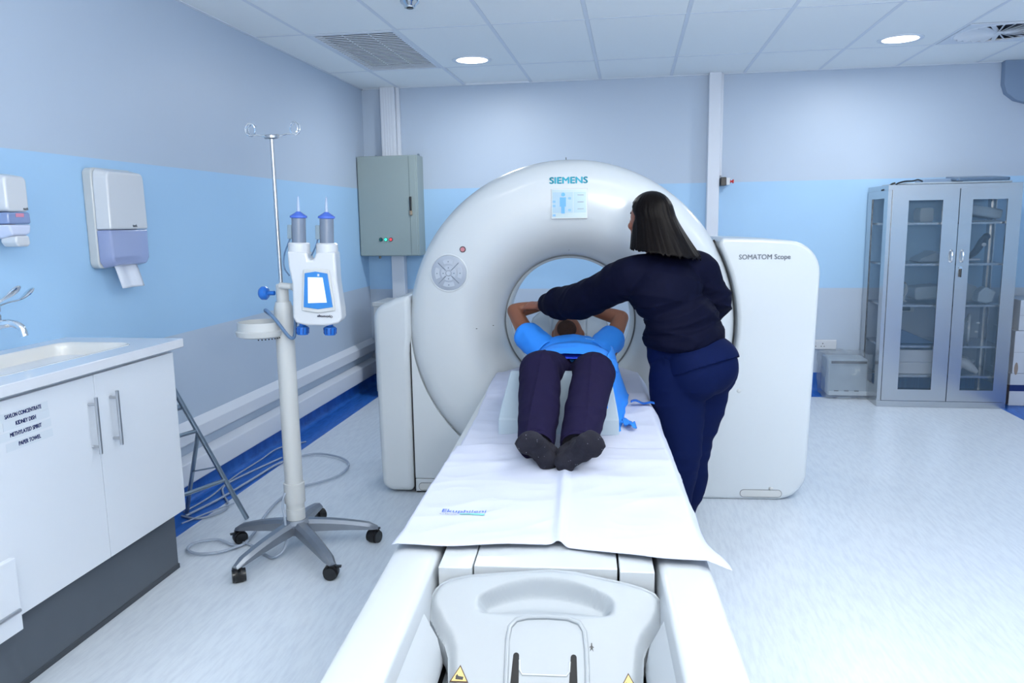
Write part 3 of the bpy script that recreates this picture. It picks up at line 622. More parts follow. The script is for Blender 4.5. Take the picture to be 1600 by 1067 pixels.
# contents
def item(name, m_, mt, label, cat, bevel=.004, **k): return thing(m_.obj(name, mt, bevel=bevel, **k), label, cat)
CS = 'things kept in the steel cabinet'
item('white_box', MB().box(2.11, 2.40, 6.50, 6.78, .252, .345), M_WHITE, 'white carton at the bottom of the pair on the low left shelf', 'box')
item('white_box', MB().box(2.115, 2.405, 6.50, 6.78, .347, .445), M_WHITE, 'white carton lying on top of the other one, low left shelf', 'box')
item('head_rest', MB(Matrix.Translation((2.67, 6.62, 1.52))@Matrix.Rotation(.18, 4, 'Y')).prism(rrect(-.13, .13, -.035, .04, .02), -.12, .12), M_WEDGE, 'tilted grey foam head rest on the top shelf behind the right door', 'cushion', bevel=.015)
item('foam_pad', MB().box(2.56, 2.80, 6.5, 6.8, 1.448, 1.458), M_HOLD, 'thin grey pad under the foam head rest on the top shelf', 'pad')
m_ = MB(); limb(m_, [(2.60, 6.62, 1.16), (2.66, 6.60, 1.21), (2.71, 6.6, 1.30), (2.735, 6.6, 1.33)], [.03, .05, .055, .03], flat=.5)
o = thing(link('body_strap', bake_remesh(m_, .008, 3), M_STRAP), 'crumpled dark strap with a white buckle on the second shelf, right side', 'strap')
MB().sphere((2.70, 6.548, 1.27), (.018, .006, .014)).obj('buckle', M_WHITE, o)
item('papers', MB(Matrix.Translation((2.60, 6.62, 1.145))@Matrix.Rotation(.5, 4, 'Z')).box(-.09, .09, -.06, .06, 0, .014), M_PAPER, 'small pile of papers beside the dark strap', 'paper')
item('grey_tray', MB().prism([(2.25, 1.135), (2.44, 1.135), (2.44, 1.21), (2.38, 1.22), (2.27, 1.16)], 6.6, 6.85), M_HOLD, 'dark grey folded cloth at the right of the second shelf, left door', 'cloth', bevel=.01)
m_ = MB()
for i in range(3): m_.tube(spline([(2.12+.01*i, 6.55, .83), (2.17, 6.58+.02*i, .90), (2.16, 6.6, .97), (2.10, 6.58, .95+.01*i), (2.10, 6.55, .86), (2.16, 6.55, .825)], 6), .006, 8)
item('tubing_coil', m_, M_CLEAR, 'coiled clear tubing on the third shelf behind the left door', 'tubing', bevel=0)
item('grey_pad', MB(Matrix.Translation((2.33, 6.68, .885))@Matrix.Rotation(-.1, 4, 'Y')).prism(rrect(-.1, .11, -.045, .06, .025), -.1, .1), M_HOLD, 'rounded grey pad on the third shelf behind the left door', 'cushion', bevel=.01)
item('lead_apron', MB().prism([(2.50, .812), (2.74, .812), (2.76, .87), (2.70, .94), (2.60, .98), (2.50, .97)], 6.62, 6.86), M_HOLD, 'folded grey apron on the third shelf behind the right door', 'apron', bevel=.02)
item('folded_cloth', MB(Matrix.Translation((2.72, 6.55, .87))@Matrix.Rotation(.2, 4, 'Y')).prism([(-.05, -.05), (.02, -.05), (.06, -.03), (.07, .05), (-.02, .075), (-.055, .02)], -.05, .05), M_WEDGE, 'pale blue-grey folded cloth in front of the apron', 'cloth', bevel=.01)
g2 = empty('plastic_jar', (2.60, 6.62, .61), 'clear round plastic jar lying on its side on the fourth shelf, right door', 'jar')
MB(Matrix.Rotation(PI/2, 4, 'Y')@Matrix.Rotation(.35, 4, 'X')).lathe([(0, -.075), (.075, -.075), (.09, -.05), (.09, .02), (.075, .03), (.115, .05), (.115, .065), (0, .07)], 28).obj('jar_body', M_CLEAR, g2)
for dx, dz in ((.02, .06), (.09, .05), (.08, -.02)): MB().sphere((dx, -.10, dz), (.012, .004, .009)).obj('sticker', M_WHITE, g2)
m_ = MB(); limb(m_, [(2.56, 6.56, .33), (2.62, 6.56, .335), (2.67, 6.56, .30), (2.71, 6.55, .27)], [.03, .04, .035, .02]); limb(m_, [(2.60, 6.56, .335), (2.585, 6.56, .275)], [.02, .018])
thing(link('white_connector', bake_remesh(m_, .006, 2), M_WHITE), 'white moulded plastic connector on the lowest right shelf', 'connector')
m_ = MB().sphere((2.62, 6.66, .33), (.12, .06, .045), 20, 12)
me = m_.mesh(); displace(me, lambda p, n: .02*noise.noise(p*25)); thing(link('plastic_bag', me, M_CLEAR), 'crumpled clear plastic bag behind the white connector', 'bag')
m_ = MB().prism([(2.10, .49), (2.40, .49), (2.10, .62)], 6.55, 6.86); item('blue_folder', m_, mat('slate_folder', (70, 100, 140), .5), 'slate blue sloping folder on the fourth shelf behind the left door', 'folder')
item('clear_tub', MB().prism(rrect(2.24, 2.34, 1.448, 1.56, .02), 6.6, 6.75), M_CLEAR, 'small clear tub on the top shelf behind the left door', 'tub')
# on top of the cabinet
item('flat_board', MB().box(2.03, 2.83, 6.46, 6.9, CBZ+.003, CBZ+.016), M_HOLD, 'thin grey board lying on top of the steel cabinet', 'board')
item('closed_laptop', MB(Matrix.Translation((2.66, 6.66, CBZ+.045))@Matrix.Rotation(math.radians(5), 4, 'X')).prism(rrect(-.19, .19, -.13, .13, .025), -.012, .012, 'xy'), mat('slate_plastic', (95, 118, 145), .35), 'slate grey flat tray tilted up on top of the cabinet', 'tray', bevel=.006)
item('grey_pouch', MB().prism(rrect(2.27, 2.56, CBZ+.017, CBZ+.05, .012), 6.66, 6.86), M_PANEL, 'low grey case behind the tilted tray on the cabinet top', 'case', bevel=.006)
thing(MB().tube(spline([(1.965, 6.44, 1.70), (1.985, 6.425, 1.71), (2.0, 6.43, 1.742), (2.06, 6.45, 1.76), (2.14, 6.5, 1.765), (2.19, 6.55, 1.775), (2.24, 6.6, 1.765)], 6), .006, 8).tube(spline([(1.93, 6.55, 1.70), (1.95, 6.5, 1.71), (1.975, 6.47, 1.742), (2.0, 6.46, 1.75)], 5), .007, 8).obj('black_lead', M_BLACKP), 'black lead trailing over the front left corner of the cabinet top', 'cable')

# ---- wrapped machine and cartons
g = empty('wrapped_machine', (1.78, 6.80, 0), 'grey machine wrapped in shiny plastic film on the floor left of the steel cabinet', 'machine')
MB().box(-.15, .16, -.11, .13, .025, .33).obj('body', M_MACH, g, bevel=.01)
MB().box(-.14, .16, -.115, -.109, .025, .06).obj('foot_rail', mat('rail_pale', (190, 200, 210), .5), g, bevel=.002)
for x in (-.10, -.02, .06): MB().box(x, x+.035, -.119, -.114, .06, .068).obj('slot', M_BLACKP, g, smooth=False)
MB().box(-.13, .15, -.118, -.109, .295, .315).obj('top_slot', M_BLACKP, g, smooth=False)
m_ = MB(); nx, nz = 26, 22
me = None
bm = bmesh.new(); bmesh.ops.create_cube(bm, size=1); bmesh.ops.subdivide_edges(bm, edges=bm.edges, cuts=14, use_grid_fill=True)
for v in bm.verts:
    p = Vector((v.co.x*.36, v.co.y*.30, v.co.z*.36+.19)); q = p*1.0
    p += Vector((noise.noise(q*18), noise.noise(q*18+Vector((5, 0, 0))), noise.noise(q*16+Vector((0, 7, 0)))))*.016 + Vector((ridge(q, (14, 14, 50)), 0, 0))*.004 + Vector((0, ridge(q, (40, 10, 22), 3), 0))*.006
    p.z = max(p.z, .004); v.co = p
me = bpy.data.meshes.new('wrap'); bm.to_mesh(me); bm.free(); link('plastic_film', me, M_WRAP, g, ang=25)
for i, (z0, z1, x0, lb) in enumerate(((0.003, .26, 2.955, 'white carton with dark blue band on the floor right of the steel cabinet'), (.262, .60, 2.965, 'white carton stacked on the banded one, right of the steel cabinet'), (.602, .84, 2.985, 'topmost white carton of the stack right of the steel cabinet'))):
    c = thing(MB().box(x0, 3.28, 6.52, 6.9, z0, z1).obj('carton', M_CARTON, bevel=.003), lb, 'box')
    MB().box(x0-.001, 3.281, 6.519, 6.5195, (z0+z1)/2-.001, (z0+z1)/2+.001).obj('tape_line', M_GREYP, c, smooth=False)
    if i == 0: MB().box(x0-.001, 3.281, 6.517, 6.519, .12, .17).obj('blue_band', M_NAVYB, c, smooth=False)
    if i == 1: MB().sphere((2.99, 6.518, .30), (.014, .0015, .05), 14, 8).obj('stain', M_STAIN, c)
MB().tube([(2.935, 6.52, .02), (2.935, 6.52, .17)], .018, 12).obj('black_bottle', mat('brown_black', (50, 44, 44), .5))
thing(bpy.data.objects['black_bottle'], 'small dark brown bottle between the steel cabinet and the cartons', 'bottle')

# ================================================================== CT GANTRY
TH = math.radians(3.5); GO = Vector((-.34, 4.08, 0))
GX = Vector((math.cos(TH), math.sin(TH), 0)); GY = Vector((-math.sin(TH), math.cos(TH), 0))
def G(x, y, z=0): return GO+GX*x+GY*y+Vector((0, 0, z))
def toG(p): d = Vector(p)-GO; return Vector((d.dot(GX), d.dot(GY), d.z))
g = empty('ct_scanner', GO, 'large white ring-shaped scanner with round bore in the middle of the room', 'ct scanner', rz=TH)
RC = (.012, .945)
prof = [(.70, .78), (.86, .76), (.876, .72), (.878, .14), (.874, .09), (.862, .05), (.838, .022), (.805, .008), (.77, .002), (.66, .0), (.59, .004), (.545, .014), (.505, .034), (.465, .068), (.43, .11), (.402, .16), (.380, .22), (.370, .28)]
def ring_y(r):
    P = sorted(prof[8:], key=lambda t: t[0])
    for (a, b), (c, d) in zip(P, P[1:]):
        if a <= r <= c: return b+(d-b)*(r-a)/(c-a)
    return .0
ring = MB().lathe(prof, 160, 'y', (RC[0], 0, RC[1])).obj('ring_cover', M_GANTRY, g, ang=60)
MB().lathe([(.371, .28), (.368, .281), (.368, .287), (.360, .288)], 120, 'y', (RC[0], 0, RC[1])).obj('bore_seal', mat('seal_dark', (120, 128, 136), .5), g)
MB().lathe([(.362, .283), (.350, .30), (.348, .56), (.36, .60), (.40, .68), (.47, .74), (.70, .78)], 120, 'y', (RC[0], 0, RC[1])).obj('bore_liner', M_LINER, g, ang=60)
MB().lathe([(.3495, .42), (.3475, .421), (.3475, .434), (.3495, .435)], 120, 'y', (RC[0], 0, RC[1])).obj('scan_window', mat('scan_window_band', (180, 195, 210), .2), g)
# left pod
lp = [(-.858, .015), (-.965, .015)]+arc(-.972, .083, .068, 262, 190, 6)+[(-1.045, .30), (-1.050, .975)]+arc(-.955, .985, .095, 178, 110, 8)+[(-.925, 1.10), (-.846, 1.120), (-.846, .90), (-.858, .80)]
MB().prism(lp, .012, .68).obj('left_side_cover', M_GANTRY, g, bevel=.03, seg=5)
# right pod, left boundary follows the ring
rp = [(.72, .0), (1.10, .0)]+arc(1.115, .16, .16, 275, 352, 8)+[(1.285, .6), (1.300, 1.19)]+arc(1.13, 1.215, .17, 2, 84, 8)+[(1.0, 1.395), (.80, 1.402)]
a_hi, a_lo = math.degrees(math.atan2(1.402-RC[1], .80-RC[0])), -38
rp += [(RC[0]+.882*math.cos(math.radians(a)), RC[1]+.882*math.sin(math.radians(a))) for a in np.linspace(a_hi-1.5, a_lo, 22)]+[(.72, .30)]
MB().prism(rp, .012, .68).obj('right_side_cover', M_GANTRY, g, bevel=.022, seg=5)
MB().box(-.875, -.80, .16, .66, .03, 1.06).obj('inner_frame', M_GANTRY, g, smooth=False)
MB().lathe([(.872, .15), (.892, .15), (.892, .16), (.872, .16)], 60, 'y', (RC[0], 0, RC[1]), closed=True, a0=math.radians(-38), a1=math.radians(30)).obj('seam_gap', M_BLACKGAP, g)
# front lower panels
def lower(s):
    x = .850
    out = [(RC[0]*0+s*x, .088), (s*x, .93)] + [(RC[0]+(.862)*math.cos(math.radians(a)), RC[1]+.862*math.sin(math.radians(a))) for a in (np.linspace(184, 262, 26) if s < 0 else np.linspace(-4, -82, 26))] + [(s*.10, .088)]
    if s > 0: out = [(min(a, .80), b) for a, b in out]
    return out
MB().prism(lower(-1), .028, .10).obj('front_panel', M_GANTRY, g, bevel=.004)
MB().prism(lower(1), .028, .10).obj('front_panel', M_GANTRY, g, bevel=.004)
MB().box(-.85, .715, .028, .12, .012, .084).obj('bottom_panel', M_GANTRY, g, bevel=.004)
MB().box(-.85, .715, .05, .66, .0, .07).obj('floor_base', M_BLACKGAP, g, smooth=False)
MB().prism([(-.8555, .012), (-.8525, .012), (-.8525, 1.1), (-.8555, 1.1)], .03, .2).obj('seam_gap', M_BLACKGAP, g, smooth=False)
for x0, x1, z0, z1, nm in ((.93, 1.145, .018, .055, 'foot_pocket'), (-.83, -.70, .02, .06, 'foot_pocket')):
    fy = .011 if x0 > 0 else .027
    MB().prism(rrect(x0, x1, z0, z1, .018), fy-.003, fy+.004).obj(nm, M_WHITE2, g, bevel=.001)
    MB().prism(rrect(x0-.003, x1+.003, z0-.003, z1+.003, .021), fy-.0012, fy+.004).obj('pocket_gap', mat('gap_grey', (120, 124, 128), .6), g)
MB().sphere((.907, .011, .60), (.011, .004, .011)).obj('screw_cap', M_WHITE2, g)
MB().sphere((1.09, .008, .066), (.012, .006, .008)).obj('latch', M_WHITE2, g)
# writing and displays on the ring
def on_ring(me, d=.0012):
    for v in me.vertices:
        r = math.hypot(v.co.x-RC[0], v.co.z-RC[1]); v.co.y += ring_y(r)-d
    me.update(); return me
RX = Matrix.Rotation(PI/2, 4, 'X')
link('lettering', on_ring(text_mesh('SIEMENS', .046, Matrix.Translation((-.083, 0, 1.693))@RX, extrude=.0004, offset=.0016, fit=.195)), M_TEAL, g, smooth=False)
link('lettering', text_mesh('SOMATOM Scope', .036, Matrix.Translation((.888, .0105, 1.291))@RX, extrude=.0004, offset=.0005, fit=.258), M_GREYP, g, smooth=False)
dy = -.004
sc = MB().box(-.077, .112, dy, .03, 1.512, 1.667).obj('display_frame', M_WHITE, g, bevel=.003)
sc = MB().box(-.072, .108, dy-.001, dy+.002, 1.517, 1.662).obj('display', M_LCD, g, smooth=False)
MB().box(-.068, .036, dy-.002, dy, 1.543, 1.648).obj('display_field', M_LCD2, sc, smooth=False)
MB().box(.040, .104, dy-.002, dy, 1.543, 1.648).obj('display_field', M_LCD2, sc, smooth=False)
fig = MB().box(-.031, .0, dy-.0035, dy-.002, 1.575, 1.622).box(-.024, -.006, dy-.0035, dy-.002, 1.54, 1.576).box(-.030, -.026, dy-.003, dy-.002, 1.58, 1.62)
fig.lathe([(0, 0), (.010, 0), (.010, .001), (0, .001)], 16, 'y', (-.014, dy-.0032, 1.636)).obj('body_icon', M_LCDB, sc)
for x, z in ((.018, 1.616), (.018, 1.556), (-.062, 1.60), (-.062, 1.578), (-.062, 1.53)):
    MB().box(x-.006, x+.008, dy-.003, dy-.002, z-.005, z+.006).obj('display_icon', mat('lcd_icon', (110, 165, 235), .3, emis=.2), sc, smooth=False)
for z in (1.632, 1.597, 1.562): MB().box(.060, .092, dy-.003, dy-.002, z-.001, z+.002).obj('display_line', M_GREYP, sc, smooth=False)
# keypad
kc = Vector((-.625, .0, 1.236)); ky = ring_y(math.hypot(kc.x-RC[0], kc.z-RC[1]))-.003
kp = MB().lathe([(0, ky), (.088, ky), (.094, ky+.004), (.094, ky+.03)], 48, 'y', (kc.x, 0, kc.z)).obj('control_pad', M_KEYPAD, g)
MB().lathe([(.094, ky+.004), (.097, ky), (.103, ky+.002), (.105, ky+.02)], 48, 'y', (kc.x, 0, kc.z)).obj('pad_rim', M_GANTRY, g)
def keyarc(r0, r1, a0, a1, mt):
    o_ = arc(kc.x, kc.z, r1, a0, a1, 8)+arc(kc.x, kc.z, r0, a1, a0, 8)
    k_ = MB().prism(o_, ky-.0035, ky+.001).obj('pad_key', mt, kp, bevel=.0008)
    am = math.radians((a0+a1)/2); rm = (r0+r1)/2; x, z = kc.x+rm*math.cos(am), kc.z+rm*math.sin(am)
    MB().prism([(x-.004, z-.003), (x+.004, z-.003), (x, z+.004)], ky-.0042, ky-.003).obj('key_symbol', mat('symbol_grey', (95, 108, 128), .5), k_)
for c_ in (0, 90, 180, 270):
    keyarc(.018, .040, c_-38, c_+38, M_KEY); keyarc(.050, .074, c_-26, c_+26, M_KEY)
for c_ in (45, 135, 225, 315): MB(Matrix.Translation((kc.x, 0, kc.z))@Matrix.Rotation(math.radians(-c_), 4, 'Y')).box(.022, .078, ky-.002, ky, -.002, .002).obj('pad_groove', mat('groove_grey', (120, 132, 150), .5), kp, smooth=False)
MB().lathe([(0, ky-.006), (.012, ky-.006), (.014, ky)], 20, 'y', (kc.x, 0, kc.z)).obj('pad_key', M_KEY, kp)
sy_ = ring_y(math.hypot(-.546-RC[0], 1.361-RC[1]))
MB().lathe([(0, sy_-.006), (.011, sy_-.006), (.0125, sy_)], 24, 'y', (-.546, 0, 1.361)).obj('stop_button', mat('stop_pink', (200, 130, 140), .4), g)
MB().lathe([(.0125, sy_-.004), (.0165, sy_-.003), (.0165, sy_+.002)], 24, 'y', (-.546, 0, 1.361)).obj('stop_ring', mat('ring_dark', (70, 60, 66), .5), g)
for (r, a) in ((.40, 90), (.42, 181), (.50, 181.5)):
    a = math.radians(a); MB().sphere((RC[0]+r*math.cos(a), ring_y(r)-.001, RC[1]+r*math.sin(a)), (.006 if r > .41 else .002, .002, .002), 8, 6).obj('index_mark', M_BLACK, g)
MB().box(.0, .003, ring_y(.79)-.004+.0, .03, RC[1]+.868, RC[1]+.879).obj('top_mark', M_BLACK, g, smooth=False)

# ================================================================== PATIENT TABLE
TZ = .695
tb = empty('patient_table', G(0, -1.8), 'long white patient table running from the foreground into the scanner bore', 'patient table', rz=TH)
TY = 1.8
def railsec(s, yy, top=TZ):
    return [(s*.26, top-.045), (s*.268, top-.008), (s*.285, top), (s*.355, top), (s*.385, top-.010), (s*.395, top-.035), (s*.385, top-.16), (s*.33, top-.33), (s*.24, top-.36)]
for s in (-1, 1):
    MB().prism(railsec(s, 0), -3.3+TY, -.03+TY).obj('side_rail', M_TABLE, tb, bevel=.006)
# sloping inner faces of the channel at the open end
    MB().prism([(s*.262, TZ-.04), (s*.232, TZ-.10), (s*.222, TZ-.15), (s*.222, TZ-.17), (s*.26, TZ-.17)], -3.3+TY, -2.52+TY).obj('inner_rail', M_TABLE, tb, bevel=.003)
    MB().prism([(s*.216, TZ-.18), (s*.206, TZ-.18), (s*.206, TZ-.21), (s*.216, TZ-.21)], -3.3+TY, -2.5+TY).obj('slide_track', M_STEEL, tb, smooth=False)
MB().box(-.26, .26, -3.3+TY, -.05+TY, TZ-.33, TZ-.21).obj('channel_floor', M_BLACKGAP, tb, smooth=False)
MB().prism([(-.30, .10), (.30, .10), (.33, TZ-.30), (-.33, TZ-.30)], -2.7+TY, -.15+TY).obj('pedestal', M_TABLE, tb, bevel=.02)
MB().box(-.28, .28, -2.6+TY, -.2+TY, 0, .10).obj('floor_plate', M_TABLE, tb, bevel=.01)
MB().box(-.17, .168, -2.372+TY, .30+TY, TZ-.05, TZ+.002).obj('table_top', M_TABLE, tb, bevel=.003)
for s in (-1, 1):
    MB().box(*sorted((s*.173, s*.253)), -2.385+TY, .0+TY, TZ-.05, TZ+.002).obj('top_strip', M_TABLE, tb, bevel=.003)
# end cover
SL = .85
def cz(y): return .722+SL*(y+2.37)
outl = [(0.012, -2.378), (-0.121, -2.388), (-0.175, -2.392), (-0.218, -2.400), (-0.241, -2.409), (-0.254, -2.42), (-0.264, -2.438), (-0.266, -2.457), (-0.260, -2.473), (-0.247, -2.487), (-0.236, -2.502), (-0.217, -2.52), (-0.207, -2.539), (-0.199, -2.592), (-.190, -2.67),
        (.205, -2.67), (0.213, -2.58), (0.219, -2.528), (0.229, -2.510), (0.246, -2.496), (0.256, -2.484), (0.266, -2.468), (0.270, -2.452), (0.266, -2.433), (0.250, -2.417), (0.225, -2.408), (0.19, -2.400), (0.138, -2.392), (0.075, -2.382)]
def grid_solid(outline, zf, th, step=.0125):
    # fine triangulated sheet following zf, extruded down
    bm = bmesh.new(); vs = [bm.verts.new((a, b, 0)) for a, b in outline]; f = bm.faces.new(vs)
    bmesh.ops.triangulate(bm, faces=[f])
    xs = [a for a, _ in outline]; ys = [b for _, b in outline]
    y = min(ys)+step
    while y < max(ys):
        bmesh.ops.bisect_plane(bm, geom=bm.verts[:]+bm.edges[:]+bm.faces[:], plane_co=(0, y, 0), plane_no=(0, 1, 0)); y += step*.62
    x = min(xs)+step
    while x < max(xs):
        bmesh.ops.bisect_plane(bm, geom=bm.verts[:]+bm.edges[:]+bm.faces[:], plane_co=(x, 0, 0), plane_no=(1, 0, 0)); x += step
    for f in bm.faces: 
        if f.normal.z < 0: f.normal_flip()
    for v in bm.verts: v.co.z = zf(v.co.x, v.co.y)
    r = bmesh.ops.extrude_face_region(bm, geom=bm.faces[:]); 
    for v in [e for e in r['geom'] if isinstance(e, bmesh.types.BMVert)]: v.co.z -= th
    bmesh.ops.recalc_face_normals(bm, faces=bm.faces)
    me = bpy.data.meshes.new('gs'); bm.to_mesh(me); bm.free(); return me
def sstep(a, b, x): t = max(0, min(1, (x-a)/(b-a))); return t*t*(3-2*t)
def edged(x, y):     # distance to outline for rounding
    d = 9
    for (a, b), (c, e) in zip(outl, outl[1:]+outl[:1]):
        px, py = c-a, e-b; t = max(0, min(1, ((x-a)*px+(y-b)*py)/(px*px+py*py))); d = min(d, math.hypot(x-a-px*t, y-b-py*t))
    return d
def cover_z(x, y):
    z = cz(y); d = edged(x, y)
    z -= .020*(1-sstep(0, .026, d))**1.5
    # handle recess: deep under the arched lip, rising towards the viewer
    u = (x-.003)/.152
    if abs(u) < 1.06:
        top = -2.408-.036*u*u; bot = -2.482+.006*u*u
        if bot < y < top:
            t = (top-y)/(top-bot)
            dep = .038*sstep(0, .16, t)*(1-sstep(.36, 1.0, t))
            z -= dep*(1-sstep(.84, 1.04, abs(u)))
    return z
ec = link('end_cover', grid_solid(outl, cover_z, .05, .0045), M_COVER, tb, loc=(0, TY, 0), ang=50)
# flap ridge, panel and slots
fp = [(-.074, -2.62), (-.076, -2.55), (-.077, -2.52), (-.073, -2.498), (-.060, -2.486), (-.035, -2.481), (.01, -2.479), (.055, -2.481), (.080, -2.488), (.091, -2.502), (.095, -2.53), (.097, -2.57), (.096, -2.62)]
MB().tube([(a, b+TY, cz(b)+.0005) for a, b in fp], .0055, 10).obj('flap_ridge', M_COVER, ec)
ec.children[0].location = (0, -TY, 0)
for x in (-.056, .068):
    P_ = [(x-.0065, -2.547)]+[(x+.0065*math.cos(a), -2.545+.005*math.sin(a)) for a in np.linspace(PI, 0, 7)]+[(x+.0065, -2.547), (x+.011, -2.64), (x-.013, -2.64)]
    m_ = MB(); n = len(P_)
    m_.add([(a, b, cz(b)+.0006) for a, b in P_], [tuple(range(n))[::-1]]); m_.add([(a, b, cz(b)-.002) for a, b in P_], [tuple(range(n))]); m_.obj('slot', M_BLACKGAP, ec, smooth=False)
m_ = MB(); m_.tube([(a, b, cz(b)+.001) for a, b in ((-.048, -2.552), (-.047, -2.568), (-.041, -2.575), (.053, -2.575), (.059, -2.568), (.060, -2.552))], .002, 8)
m_.obj('flap_edge', mat('edge_grey', (190, 196, 202), .5), ec)
def decal(poly, name, mt, dz):
    n = len(poly); return MB().add([(a, b, cz(b)+dz) for a, b in poly]+[(a, b, cz(b)+dz-.0006) for a, b in poly], [tuple(range(n)), tuple(range(n, 2*n))[::-1]]+[(i, (i+1)%n, n+(i+1)%n, n+i) for i in range(n)]).obj(name, mt, ec, smooth=False)
for tx, ty in ((-.175, -2.581), (.183, -2.584)):
    t3 = lambda r: [(tx-r, ty-r*.5), (tx+r, ty-r*.5), (tx, ty+r*.85)]
    decal(t3(.0205), 'warning_border', mat('warning_brown', (70, 50, 34), .5), .0012); decal(t3(.0165), 'warning_sign', M_YEL, .0018)
    decal([(tx-.008, ty-.006), (tx+.008, ty-.0065), (tx+.009, ty-.002), (tx-.002, ty-.001), (tx-.005, ty+.002), (tx-.008, ty-.001)], 'hand_symbol', M_BLACKP, .0024)
fx, fy = .1065, -2.527
decal([(fx-.001, fy+.006), (fx+.001, fy+.006), (fx+.0015, fy+.001), (fx+.005, fy-.001), (fx+.0015, fy-.001), (fx+.004, fy-.008), (fx, fy-.003), (fx-.004, fy-.008), (fx-.0015, fy-.001), (fx-.005, fy-.001), (fx-.0015, fy+.001)], 'figure_symbol', M_BLACKP, .0015)

# ---- sheets
def sheet_h(x, y):
    z = TZ+.006
    ax = abs(x)
    if ax > .375: z -= (ax-.375)*1.6*(1-sstep(-2.05, -2.3, y)*.75)
    z += .016*max(0, noise.noise(Vector((x*5, y*3.2, 3))))+.005*ridge(Vector((x+.3*y, y-.2*x, 0)), (3.0, 5, 1), 8)+.003*ridge(Vector((x-.4*y, y, 0)), (7, 9, 1), 3)
    z += .012*math.exp(-((x-.030)/.014)**2)*sstep(-1.35, -1.7, y)              # centre fold
    z += .004*math.exp(-((y+1.62-.05*x)/.03)**2)
    c = Vector((x-.06, (y+1.9)*1.0)); z += .0035*math.sin(22*(x*.55+y*.8)+3*noise.noise(Vector((x*3, y*3, 0))))*sstep(-.3, .0, x)*.7
    return z
def sheet(xa, xb, ya, yb, nx, ny, fn, edge):
    vs = []
    for j in range(ny+1):
        for i in range(nx+1):
            u, v = i/nx, j/ny; a, b = edge(u, v); vs.append((a, b, fn(a, b)))
    return MB().add(vs, [(j*(nx+1)+i, j*(nx+1)+i+1, (j+1)*(nx+1)+i+1, (j+1)*(nx+1)+i) for j in range(ny) for i in range(nx)])
def wav(u): return -2.285-.012*math.sin(u*PI*3+.4)-(.012*(1-abs(u-.5)/.03) if abs(u-.5) < .03 else 0)*-1-.075*max(0, u-.55)/.45
def e_near(u, v):
    y = wav(u)*(1-v)+(-1.44)*v
    L = -.388*(1-v)+-.362*v; R = (.405+.028*(1-sstep(0, .18, v)))
    return L+(R-L)*u, y
def e_far(u, v):
    y = -1.62*(1-v)+.22*v
    w_ = 1-.40*sstep(.82, 1.0, v)
    L = -.352 if y < -1.0 else -.352-.02*sstep(-1.0, -.3, y)
    R = .41
    return (L+(R-L)*u)*w_, y
s1 = sheet(0, 0, 0, 0, 100, 220, sheet_h, e_far).obj('bed_sheet', M_SHEET, ang=180); s1.location = GO; s1.rotation_euler = (0, 0, TH)
so = s1.modifiers.new('s', 'SOLIDIFY'); so.thickness = .0015; so.offset = 1
thing(s1, 'white cotton sheet under the patient on the table', 'sheet')
NS = empty('draw_sheet', G(0, -1.8, TZ), 'white sheet with printed blue clinic logo over the near end of the table', 'sheet', rz=TH)
s2 = sheet(0, 0, 0, 0, 140, 160, lambda a, b: sheet_h(a, b)+.0045, e_near).obj('cloth', M_SHEET, NS, loc=(0, 1.8, -TZ), ang=180)
so = s2.modifiers.new('s', 'SOLIDIFY'); so.thickness = .0018; so.offset = 1
s2.name = 'cloth'
def print_on(me):
    for v in me.vertices:
        d = toG((v.co.x, v.co.y, 0)) if False else v.co
        v.co.z = sheet_h(d.x, d.y)+.0045+.0038
    me.update(); return me
TT = Matrix.Translation((-.299, -2.083, 0))
link('printed_lettering', print_on(text_mesh('Ekuphileni', .033, TT, extrude=0, offset=0, fit=.122)), M_BLUEPR, NS, loc=(0, 1.8, -TZ), smooth=False)
link('printed_lettering', print_on(text_mesh('Clinic', .017, Matrix.Translation((-.302, -2.103, 0)), extrude=0, fit=.048)), M_GREYP, NS, loc=(0, 1.8, -TZ), smooth=False)
b_ = MB().add([(-.247+.068*i/8, -2.100+.010*j, 0) for j in range(2) for i in range(9)], [(i, i+1, 9+i+1, 9+i) for i in range(8)]).mesh()
link('printed_bar', print_on(b_), M_GREENPR, NS, loc=(0, 1.8, -TZ), smooth=False)

# ---- knee wedge
def loft(sections, closed=True):
    n = len(sections[0]); m_ = MB(); vs = [p for s_ in sections for p in s_]
    return m_.add(vs, [(i*n+k, i*n+(k+1)%n, (i+1)*n+(k+1)%n, (i+1)*n+k) for i in range(len(sections)-1) for k in range(n)]+[tuple(range(n))[::-1], tuple((len(sections)-1)*n+k for k in range(n))])
yz = [(-1.262, .705), (-1.255, .765), (-1.21, .80), (-1.06, .895), (-1.02, .905), (-.97, .895), (-.72, .715), (-.72, .705)]
secs = []
for x, k in ((-.235, .0), (-.228, .55), (-.212, .93), (-.205, 1.0), (.195, 1.0), (.204, .93), (.218, .55), (.224, 0)):
    if k == 0: k = .02
    secs.append([(x, y, .705+(z-.705)*1) for y, z in yz] if False else [(x*(1 if z < .78 else 1-.10*min(1, (z-.78)/.1)) , y, z) for y, z in yz])
secs = [[(x*(1-.12*max(0, (z-.77)/.13)), y, z) for y, z in yz] for x in (-.232, -.12, -.03, .03, .12, .222)]
wd = loft(secs).obj('knee_wedge', M_WEDGE, bevel=.012, seg=4); wd.location = GO; wd.rotation_euler = (0, 0, TH)
thing(wd, 'light grey moulded wedge support under the patient\'s knees', 'leg support')
